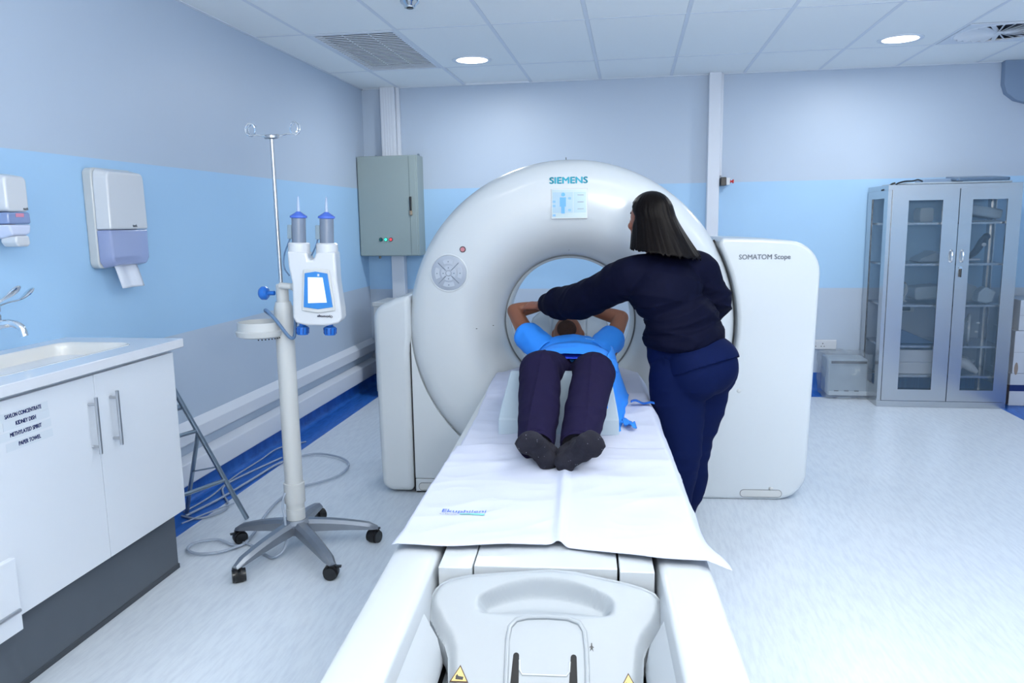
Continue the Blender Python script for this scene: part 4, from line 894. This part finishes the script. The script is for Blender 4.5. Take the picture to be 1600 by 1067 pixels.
# ---- head and arm holder
hd = empty('head_holder', G(0, 0, .73), 'grey moulded head and arm support behind the patient\'s head', 'head support', rz=TH)
hd.location = G(.0, .06, .70)
m_ = MB()
Tt = Matrix.Rotation(math.radians(-14), 4, 'X')
wl = [(-.215, .03), (-.225, .20), (-.195, .30), (-.15, .335), (-.10, .325), (-.086, .30), (-.082, .17), (-.09, .10), (-.06, .03)]
for sgn, dx in ((1, 0), (-1, .02)):
    wg = MB().prism([(a*sgn+dx, b_) for a, b_ in wl], .05, .085)
    wg.v = [(x, y+.9*max(0, abs(x)-.10)**1.3, z) for x, y, z in wg.v]
    wg.obj('arm_rest', M_HOLD, hd, bevel=.012, seg=4).data.transform(Tt)
MB().prism([(-.09, .20), (.11, .20), (.10, .315), (.05, .325), (-.03, .325), (-.08, .315)], .055, .08).obj('cross_bridge', M_HOLD, hd, bevel=.008).data.transform(Tt)
MB().prism([(-.055, .02), (.08, .02), (.085, .10), (.06, .13), (.03, .115), (-.0, .115), (-.03, .13), (-.06, .10)], -.18, .10).obj('head_cradle', M_HOLD, hd, bevel=.012)
MB().box(-.05, .07, -.16, .12, .0, .03).obj('base_bar', M_HOLD, hd, bevel=.005)

# ================================================================== PATIENT
pt = empty('person', (-.26, 3.2, TZ), 'person lying on the table in blue top, dark trousers and socks', 'person')
PO = Vector((-.26, 3.2, TZ))
def pw(P): return Vector(P)-PO
def hand(mb, wrist, d, palm_n, size=1.0, curl=.5, side=1, thumb=True):
    d = Vector(d).normalized(); n = Vector(palm_n); n = (n-d*n.dot(d)).normalized(); s = d.cross(n)*side; w_ = Vector(wrist)
    mb.tube([w_-d*.01, w_+d*.03*size, w_+d*.075*size, w_+d*.09*size], [.026*size, .034*size, .040*size, .034*size], 16, flat=.5, up=n)
    for i, (o_, L) in enumerate(((-.030, .062), (-.010, .074), (.010, .070), (.029, .055))):
        b = w_+d*.082*size+s*o_*size; a1 = curl*.5; a2 = curl*1.1; a3 = curl*1.7
        p = [b-d*.02, b]
        for a, k in ((a1, .42), (a2, .32), (a3, .26)):
            p.append(p[-1]+(d*math.cos(a)-n*math.sin(a))*L*k*size)
        mb.tube(spline(p, 4), [.0088*size]*(len(p)*4-3-6)+[.0080*size, .0078*size, .0075*size, .007*size, .0062*size, .004*size], 10)
    if thumb:
        b = w_+d*.02*size-s*.022*size; p = [b, b+(d*.6-s*.7)*.035*size, b+(d*.8-s*.5-n*.2)*.06*size+(-s*.01), b+(d*.95-s*.35-n*.4)*.085*size-s*.01]
        mb.tube(spline(p, 4), [.013*size]*6+[.011*size]*4+[.009*size, .008*size, .005*size], 10)
# joints
hips = [pw((-.325, 3.40, .81)), pw((-.185, 3.40, .81))]
knee = [pw((-.345, 2.93, .925)), pw((-.143, 2.93, .915))]
ank = [pw((-.308, 2.50, .765)), pw((-.170, 2.50, .765))]
sh = [pw((-.455, 3.76, .85)), pw((-.125, 3.76, .85))]
elb = [pw((-.600, 3.95, 1.045)), pw((-.050, 3.95, 1.01))]
wri = [pw((-.455, 4.03, 1.065)), pw((-.21, 4.06, 1.035))]
neck = pw((-.30, 3.85, .87)); head = pw((-.322, 3.955, .925))
body = MB()
for i in (0, 1):
    limb(body, [hips[i], (hips[i]+knee[i])/2, knee[i]], [.078, .070, .052]); limb(body, [knee[i], (knee[i]*2+ank[i])/3, ank[i]], [.052, .050, .032])
    heel = ank[i]+Vector((0.02*(1 if i == 0 else -1), -.05, -.02))
    limb(body, [sh[i], (sh[i]+elb[i])/2, elb[i]], [.052, .045, .037]); limb(body, [elb[i], (elb[i]*2+wri[i])/3, wri[i]], [.038, .037, .024])
    dd = (wri[i]-elb[i]).normalized()
    hand(body, wri[i], (dd+Vector((0, .15, 0))), (0, .35, 1), 1.0, .35, side=1 if i == 0 else -1)
body.sphere(pw((-.255, 3.42, .80)), (.15, .12, .085), 24, 14); body.sphere(pw((-.275, 3.60, .81)), (.15, .18, .09), 24, 14); body.sphere(pw((-.285, 3.74, .825)), (.165, .12, .10), 24, 14)
limb(body, [pw((-.29, 3.78, .85)), neck, head], [.06, .052, .05])
body.sphere(head, (.074, .105, .092), 24, 16)               # skull, face up (+z), crown towards the bore (+y)
body.sphere(head+Vector((0, -.075, .035)), (.045, .035, .045))   # chin and jaw
body.sphere(head+Vector((0, -.025, .095)), (.013, .022, .020))   # nose
for s in (-1, 1): body.sphere(head+Vector((s*.076, -.0, -.005)), (.010, .018, .026))
body.sphere(head+Vector((0, -.058, .083)), (.022, .008, .010))
bme = bake_remesh(body, .0055, 3)
bd = link('body', bme, M_SKIN, pt); bd.data.shade_smooth()
MB().sphere(head+Vector((0, -.078, .036)), (.050, .034, .047), 24, 14).obj('beard', mat('beard_brown', (52, 34, 28), .9, var=.4, vscale=30, bump=.8, bscale=200), pt)
m_ = MB(); m_.sphere(head+Vector((0, .018, -.012)), (.077, .098, .090), 28, 18); hc = m_.mesh(); bm = bmesh.new(); bm.from_mesh(hc)
bmesh.ops.bisect_plane(bm, geom=bm.verts[:]+bm.edges[:]+bm.faces[:], plane_co=head+Vector((0, .01, .04)), plane_no=Vector((0, .8, -.6)), clear_inner=True); bm.to_mesh(hc); bm.free()
link('hair', hc, M_HAIRS, pt).modifiers.new('s', 'SOLIDIFY').thickness = .004
for s in (-1, 1): MB().tube([head+Vector((s*.012, .012, .091)), head+Vector((s*.03, .016, .088)), head+Vector((s*.045, .010, .077))], .0035, 8).obj('eyebrow', M_HAIRS, pt)
# socks: foot blobs
for i in (0, 1):
    s = -1 if i == 0 else 1
    hl = Vector((-.262, 2.395, .735)) if i == 0 else Vector((-.208, 2.375, .735))
    toe = pl(821, 687, 1, 2.36) if i == 0 else pl(930, 688, 1, 2.34)
    m_ = MB(); hp, tp = pw(hl), pw(toe); A_ = ank[i]+Vector((0, .06, .005)); dv = tp-hp; dl = dv.length; du = dv/dl
    limb(m_, [A_, A_+Vector((0, -.07, -.008)), hp+Vector((0, .045, .015))], [.040, .038, .034])
    sd = du.cross(Vector((0, 1, 0))).normalized()      # across the sole
    def fb(t, across, back, ra, rb, rc):              # ellipsoid in foot axes: across, through, along
        F = MB(Matrix.Translation(hp+dv*t+sd*across+Vector((0, back, 0)))@Matrix((sd, Vector((0, 1, 0)), du)).transposed().to_4x4()); F.sphere((0, 0, 0), (ra, rb, rc), 20, 14)
        n0 = len(m_.v); m_.v += F.v; m_.f += [tuple(q+n0 for q in f) for f in F.f]
    fb(.02, 0, .012, .034, .036, .036); fb(.32, 0, .022, .034, .032, .05); fb(.55, -.004, .016, .037, .032, .048); fb(.80, -.002, .004, .046, .027, .036); fb(.98, 0, .006, .041, .020, .026)
    fb(.78, .024*s, -.010, .022, .018, .024); fb(.78, -.018*s, -.006, .020, .016, .022)
    fb(1.02, 0, .004, .038, .017, .020)
    for k in range(5): fb(1.08-.03*abs(k-(1.2 if s > 0 else 2.8)), (k-2)*.0150, .003, .0095, .012, .009)
    limb(m_, [A_+Vector((0, -.03, 0)), hp+dv*.5+Vector((0, .03, 0)), hp+dv*.8+Vector((0, .016, 0))], [.034, .034, .026])
    me = bake_remesh(m_, .0045, 12); displace(me, lambda p, n: .0012*noise.noise(p*60)+.0012*ridge(p, (30, 30, 90), 2))
    sk = link('sock', me, M_SOCK, pt)
    rnd = random.Random(i+3); vs_ = [v for v in me.vertices if v.normal.y < -.6]
    for q in range(9):
        v = rnd.choice(vs_); MB().sphere(v.co+v.normal*.0004, (rnd.uniform(.0005, .0014), .0005, .0007), 6, 4).obj('lint', mat('lint_white', (190, 195, 215), .9), sk)
# trousers
m_ = MB()
for i in (0, 1):
    s = -1 if i == 0 else 1
    hem = ank[i]+Vector((0, -.035, .006))
    limb(m_, [hips[i]+Vector((s*.01, 0, 0)), hips[i]*.5+knee[i]*.5+Vector((s*.008, 0, .010)), knee[i]+Vector((s*.004, -.01, .006))], [.105, .090, .077])
    pts = [knee[i]+Vector((s*.004, -.01, .006)), knee[i]*.65+ank[i]*.35, knee[i]*.3+ank[i]*.7+Vector((0, 0, .003)), hem]
    rp = spline(pts, 6); rr = [v.x for v in spline([(r, 0, 0) for r in (.077, .075, .069, .058)], 6)]
    m_.tube(rp, rr, 22)
m_.sphere(pw((-.255, 3.42, .815)), (.18, .13, .095), 24, 14)
me = bake_remesh(m_, .0065, 4)
displace(me, lambda p, n: .0035*ridge(p, (9, 9, 14), 1)+.005*max(0, noise.noise(Vector((p.x*14, p.y*8, p.z*26))))+.004*(math.exp(-((abs(p.x+.075)-.0)/.006)**2)+math.exp(-((p.x-.115)/.006)**2))*(1 if p.y < -.2 and n.z > .2 else 0))
tro = link('trousers', me, M_TROU, pt)
# open hems (ring folds)
for i in (0, 1):
    hem = ank[i]+Vector((0, -.035, .006)); d = (ank[i]-knee[i]).normalized()
    a = hem-d*.015
    MB().tube([a, hem+d*.012], [.056, .058], 28, cap=False).obj('trouser_hem', M_TROU, pt).modifiers.new('s', 'SOLIDIFY').thickness = .003
    MB().tube([hem-d*.0, hem+d*.004], [.052, .052], 24).obj('hem_opening', mat('dark_hem', (14, 13, 24), .9), pt)
# blue top
m_ = MB()
m_.sphere(pw((-.285, 3.74, .835)), (.205, .13, .115), 26, 16); m_.sphere(pw((-.27, 3.58, .825)), (.20, .20, .115), 26, 16); m_.sphere(pw((-.26, 3.42, .835)), (.205, .14, .115), 26, 16)
me = bake_remesh(m_, .007, 5)
displace(me, lambda p, n: .005*ridge(p, (10, 6, 8), 4)+.003*noise.noise(p*22))
tp_ = link('top', me, M_GOWN, pt)
for i in (0, 1):
    s = -1 if i == 0 else 1
    S0 = pw((-.40, 3.72, .86)) if i == 0 else pw((-.17, 3.72, .86)); E0 = sh[i]+(elb[i]-sh[i])*.50+Vector((0, -.02, -.005))
    pts = spline([S0, (S0+E0)/2+Vector((0, 0, .0)), E0], 6); rr = [.070-.006*(k/12) for k in range(13)]
    me = MB().tube(pts, rr, 30, cap=False).mesh(); 
    for v in me.vertices:
        v.co += v.normal*(.010*ridge(v.co, (14, 14, 14), i*3))
    slv = link('sleeve', me, M_GOWN, tp_, ang=180); slv.modifiers.new('s', 'SOLIDIFY').thickness = .003
# hem flap lying over the thighs, and side drape with dark ties
def cloth(fn, nu, nv, name, mt, parent, th=.003):
    vs = [fn(i/nu, j/nv) for j in range(nv+1) for i in range(nu+1)]
    o = MB().add(vs, [(j*(nu+1)+i, j*(nu+1)+i+1, (j+1)*(nu+1)+i+1, (j+1)*(nu+1)+i) for j in range(nv) for i in range(nu)]).obj(name, mt, parent, ang=180)
    o.modifiers.new('s', 'SOLIDIFY').thickness = th; return o
def flap(u, v):
    x = -.455+.40*u; y = 3.44-.20*v*(1-(2*u-1)**4*.3)
    z = .962-.06*(2*u-1)**4-.035*(2*u-1)**2-.014*v+.005*noise.noise(Vector((u*6, v*3, 1)))
    return pw((x, y, z))
cloth(flap, 40, 14, 'top_hem', M_GOWN, tp_)
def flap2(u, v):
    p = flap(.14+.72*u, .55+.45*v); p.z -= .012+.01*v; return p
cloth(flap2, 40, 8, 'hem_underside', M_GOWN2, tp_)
def drape(u, v):
    y = 3.50-.62*u; x = -.092+.085*v+.010*noise.noise(Vector((u*6, v*2, 0)))-.03*u; z = .94-.225*sstep(0, .95, v)+.006*noise.noise(Vector((u*9, v*4, 5)))-.10*u*(1-v)
    return pw((x, y, max(z, TZ+.016)))
cloth(drape, 30, 16, 'side_drape', M_GOWN, tp_)
def tie(u, v): return pw((.0+.10*u, 3.28-.02*u+.03*v+.01*math.sin(u*5), TZ+.036+.005*math.sin(u*9)))
cloth(tie, 14, 4, 'tie_strap', mat('strap_blue', (28, 100, 195), .6), tp_)
def tie2(u, v): return pw((-.035+.04*u+.02*v, 2.98-.09*v+.01*math.sin(u*7), TZ+.034+.008*math.sin(v*7+u*4)))
cloth(tie2, 8, 12, 'tie_end', mat('strap_blue2', (40, 125, 225), .6), tp_)
link('chest_print', text_mesh('clinic', .022, Matrix.Translation(pw((-.215, 3.62, .953)))@Matrix.Rotation(-.12, 4, 'Z')@Matrix.Rotation(.12, 4, 'Y'), extrude=.0004, offset=.0), mat('pale_print', (150, 200, 245), .6), tp_, smooth=False)

# ================================================================== NURSE
NO = Vector((.25, 3.48, 0))
nu = empty('person', NO, 'person with long dark hair in navy clothes leaning over the table', 'person')
def nw(P): return Vector(P)-NO
face = Vector((-.82, .57, 0)).normalized(); sidev = Vector((face.y, -face.x, 0))      # sidev: her right
pel = nw((.255, 3.50, .88)); wst = nw((.215, 3.49, 1.03)); chs = nw((.150, 3.48, 1.19)); nck = nw((.115, 3.49, 1.35)); hdc = nw((.078, 3.497, 1.495))
shL, elL, wrL = nw((-.005, 3.43, 1.255)), nw((-.225, 3.62, 1.135)), nw((-.455, 3.86, 1.082))
shR, elR, wrR = nw((.295, 3.585, 1.27)), nw((.375, 3.66, 1.12)), nw((.20, 3.84, 1.02))
lobeR = pel-face*.075+sidev*.075+Vector((0, 0, -.04)); lobeL = pel-face*.075-sidev*.075+Vector((0, 0, -.04))
hipR, hipL = nw((.325, 3.54, .82)), nw((.20, 3.44, .82))
knR, knL = nw((.278, 3.56, .47)), nw((.218, 3.42, .47)); anR, anL = nw((.232, 3.61, .09)), nw((.185, 3.47, .09))
b = MB()
for h_, k_, a_ in ((hipR, knR, anR), (hipL, knL, anL)):
    limb(b, [h_, (h_+k_)/2, k_], [.08, .07, .052]); limb(b, [k_, (k_*2+a_)/3, a_], [.052, .048, .032])
    limb(b, [a_, a_+face*.05+Vector((0, 0, -.05)), a_+face*.13+Vector((0, 0, -.06))], [.035, .035, .026])
for s_, e_, w_ in ((shL, elL, wrL), (shR, elR, wrR)):
    limb(b, [s_, (s_+e_)/2, e_], [.045, .038, .032]); limb(b, [e_, (e_*2+w_)/3, w_], [.038, .036, .024])
hand(b, wrL, (-.75, .55, -.05), (-.1, -.35, .95), .92, .75, side=-1)
hand(b, wrR, (-.8, .3, -.4), (.1, 0, 1), .92, .4, side=1)
b.sphere(pel, (.12, .12, .10), 24, 14); b.sphere(wst, (.10, .10, .12), 24, 14); b.sphere(chs, (.11, .11, .12), 24, 14)
limb(b, [chs, nw((.125, 3.485, 1.30)), nck, hdc], [.09, .07, .052, .05])
Mh = Matrix((face, -sidev, Vector((0, 0, 1)))).transposed()       # local x = face direction
def hp_(x, y, z): return hdc+Mh@Vector((x, y, z))
hm = MB(Matrix.Translation(hdc)@Mh.to_4x4())
hm.sphere((0, 0, .012), (.092, .073, .10), 24, 16); hm.sphere((.040, 0, -.045), (.05, .052, .055), 20, 12); hm.sphere((.072, 0, -.088), (.022, .024, .018)); hm.sphere((.092, 0, -.008), (.016, .012, .024)); hm.sphere((.1, 0, -.020), (.010, .013, .010))
hm.sphere((.083, 0, -.052), (.012, .024, .012)); hm.sphere((.066, .035, -.02), (.025, .02, .02)); hm.sphere((.066, -.035, -.02), (.025, .02, .02))
b.v += hm.v; n0 = len(b.v)-len(hm.v); b.f += [tuple(i+n0 for i in f) for f in hm.f]
link('body', bake_remesh(b, .005, 3), M_SKIN2, nu)
for s in (-1, 1):
    e = MB(Matrix.Translation(hdc)@Mh.to_4x4()); e.sphere((.0745, s*.031, .010), (.011, .012, .008)); e.obj('eye', mat('eye_white', (225, 222, 218), .3), nu)
    e = MB(Matrix.Translation(hdc)@Mh.to_4x4()); e.sphere((.083, s*.031, .010), (.004, .005, .005)); e.obj('iris', M_BLACKP, nu)
    e = MB(Matrix.Translation(hdc)@Mh.to_4x4()); e.tube([(.081, s*.015, .034), (.080, s*.03, .040), (.071, s*.046, .034)], .0028, 8); e.obj('eyebrow', M_HAIR, nu)
# hair: dense lofted curtain of strands from crown to nape
def hair_ring(t, k, n):
    # t 0 crown .. 1 tips
    a = 2*PI*k/n
    z = .128-.30*t if t > .33 else .128*math.cos(t/.33*PI/2*.72)+.0
    z = [.130, .126, .112, .086, .050, .010, -.035, -.08, -.125, -.165][0]
    return a
H_ = MB(); NR, NK = 26, 120; vs = []
for j in range(NR):
    t = j/(NR-1)
    if t < .32:
        q = t/.32; z = .022+.108*math.cos(q*PI/2); rx = .104*math.sin(q*PI/2)+.001; ry = .086*math.sin(q*PI/2)+.001; cx_ = -.006; cy_ = 0
    else:
        q = (t-.32)/.68; z = .022-.160*q; rx = .104+.048*q**1.3; ry = .086+.07*q**1.2; cx_ = -.012-.064*q; cy_ = -.006*q
    for k in range(NK):
        a = 2*PI*k/NK; ca, sa = math.cos(a), math.sin(a)
        st = (.0035*noise.noise(Vector((ca*12, sa*12, t*.5)))+.0022*noise.noise(Vector((ca*40, sa*40, t*.6))))*min(1, t*3)
        x = cx_+(rx+st)*ca; y = cy_+(ry+st)*sa; zz = z
        fr = max(0, ca-.62)/.38                                  # open at the face
        if t >= .32:
            qq = (t-.32)/.68; x = min(x, .026+.03*qq) if ca > 0 else x
            zz += .016*qq*noise.noise(Vector((ca*34, sa*34, 0)))+.020*qq*ca+.012*qq*sa
        elif ca > 0: x = min(x, .026+.066*(1-t/.32)**.7)
        vs.append((x, y, zz))
H_.T = Matrix.Translation(hdc)@Mh.to_4x4()
H_.add(vs, [(j*NK+k, j*NK+(k+1)%NK, (j+1)*NK+(k+1)%NK, (j+1)*NK+k) for j in range(NR-1) for k in range(NK)]+[tuple(range(NK))])
ho = H_.obj('hair', M_HAIR, nu, ang=180); sd_ = ho.modifiers.new('s', 'SOLIDIFY'); sd_.thickness = .006; sd_.offset = -1
# trousers
m_ = MB()
limb(m_, [hipR, hipR*.55+knR*.45+Vector((.012, 0, 0)), knR, knR*.5+anR*.5+Vector((.015, 0, 0)), anR+Vector((.0, 0, .02))], [.120, .112, .088, .084, .066])
limb(m_, [hipL, hipL*.55+knL*.45, knL, knL*.5+anL*.5, anL+Vector((0, 0, .02))], [.125, .115, .090, .080, .066])
m_.sphere(lobeR, (.118, .118, .13), 24, 16); m_.sphere(lobeL, (.118, .118, .13), 24, 16); m_.sphere((lobeR+lobeL)/2+Vector((0, 0, .02)), (.15, .15, .13), 24, 16)
m_.sphere(pel, (.178, .15, .14), 24, 16); m_.sphere((pel+wst)/2, (.16, .135, .10), 24, 14)
me = bake_remesh(m_, .008, 24)
def tf(p, n):
    z = p.z; f = .004*ridge(p, (5, 5, 16), 2)*(1 if z < .78 else .3)
    f += .007*max(0, noise.noise(Vector((p.x*6, p.y*6, p.z*24+3))))*math.exp(-((z-.50)/.12)**2)+.006*ridge(p, (4, 4, 22), 5)*math.exp(-((z-.45)/.07)**2)
    return f
displace(me, tf); link('trousers', me, M_NAVY2, nu)
# tunic flap over hips
m_ = MB()
m_.sphere(lobeR+Vector((0, 0, .02)), (.122, .122, .125), 24, 16); m_.sphere(lobeL+Vector((0, 0, .02)), (.122, .122, .125), 24, 16); m_.sphere((lobeR+lobeL)/2+Vector((0, 0, .03)), (.158, .158, .13), 24, 16)
m_.sphere(pel+Vector((0, 0, .02)), (.184, .158, .13), 24, 16); m_.sphere((pel+wst)/2, (.170, .145, .12), 24, 14)
me = bake_remesh(m_, .008, 24); bm = bmesh.new(); bm.from_mesh(me)
pn = Vector((-.35, .25, 1)).normalized()
bmesh.ops.bisect_plane(bm, geom=bm.verts[:]+bm.edges[:]+bm.faces[:], plane_co=pel+Vector((0, 0, -.062)), plane_no=pn, clear_inner=True)
bm.to_mesh(me); bm.free(); displace(me, lambda p, n: .002*ridge(p, (6, 6, 12), 7)+.0015)
o = link('tunic', me, M_NAVY2, nu, ang=180); o.modifiers.new('s', 'SOLIDIFY').thickness = .004
# pocket welt
a_ = pel-sidev*.16+face*.02; MB().tube(spline([a_+Vector((-.012, -.02, .04)), a_+Vector((-.0, -.03, -.02)), a_+Vector((.012, -.03, -.09))], 4), .004, 8, flat=.6).obj('pocket_welt', M_NAVY2, nu)
# sweatshirt
m_ = MB()
def ell(c, rf, rs, rz, tl=0):
    t_ = MB(Matrix.Translation(c)@Mh.to_4x4()@Matrix.Rotation(tl, 4, 'Y')); t_.sphere((0, 0, 0), (rf, rs, rz), 28, 18); n0 = len(m_.v); m_.v += t_.v; m_.f += [tuple(i+n0 for i in f) for f in t_.f]
ell(nw((.235, 3.49, 1.00)), .155, .185, .085); ell(wst+Vector((0, 0, .03)), .148, .185, .13); ell(chs, .140, .195, .15); ell(nw((.150, 3.50, 1.265)), .115, .185, .09)
ell(nw((.125, 3.49, 1.325)), .075, .09, .05)
limb(m_, [nw((.10, 3.46, 1.27)), shL, shL*.5+elL*.5+Vector((0, 0, .0)), elL, elL*.55+wrL*.45, wrL*.76+elL*.24], [.085, .088, .085, .083, .074, .056])
limb(m_, [nw((.20, 3.53, 1.28)), shR, shR*.5+elR*.5, elR, elR*.5+wrR*.5, wrR*.85+elR*.15], [.085, .085, .080, .074, .062, .052])
me = bake_remesh(m_, .0065, 10)
aL = (wrL-shL).normalized()
def jf(p, n):
    f = .004*ridge(p, (7, 7, 9), 1)
    q = (p-shL).dot(aL); c_ = shL+aL*q; dist = (p-c_).length
    if q > .02 and dist < .14:       # sleeve: folds round the arm
        f += .0045*ridge((q+(p-c_).z*.9, (p-c_).z*1.2, p.y), (13, 12, 9), 4)+.005*noise.noise(Vector((q*17, p.z*11, p.y*8)))
        f += .009*math.exp(-((q-.50)/.035)**2)-.004*math.exp(-((q-.45)/.02)**2)
    else:                              # body: diagonal drapes gathering towards the waist
        k = sstep(1.30, 1.0, p.z); s_ = p.dot(sidev); fo = lambda v: max(0, v)**2*1.3-.25; f += (.012*k+.002)*fo(ridge((s_*1.0+p.z*.8, p.z+.25*s_, 0), (2.2, 13, 1), 2))+.007*k*fo(ridge((s_-p.z*.6, p.z-.3*s_, 0), (3, 21, 1), 6))
        f -= .006*math.exp(-((p.z-1.275)/.008)**2)*0
        f += .010*math.exp(-((p.z-.965-.10*s_)/.035)**2)
    return f
displace(me, jf); link('sweatshirt', me, M_NAVY, nu, ang=180)
MB().tube([wrL*.91+elL*.09, wrL*.80+elL*.20], [.036, .050], 24).obj('cuff', M_NAVY, nu, ang=80)
for a_ in (anR, anL):
    c_ = a_+Vector((0, 0, -.09)); m_ = MB(); limb(m_, [c_-face*.05+Vector((0, 0, .045)), c_+face*.05+Vector((0, 0, .042)), c_+face*.15+Vector((0, 0, .035))], [.043, .043, .033])
    link('shoe', bake_remesh(m_, .008, 2), M_BLACK, nu)
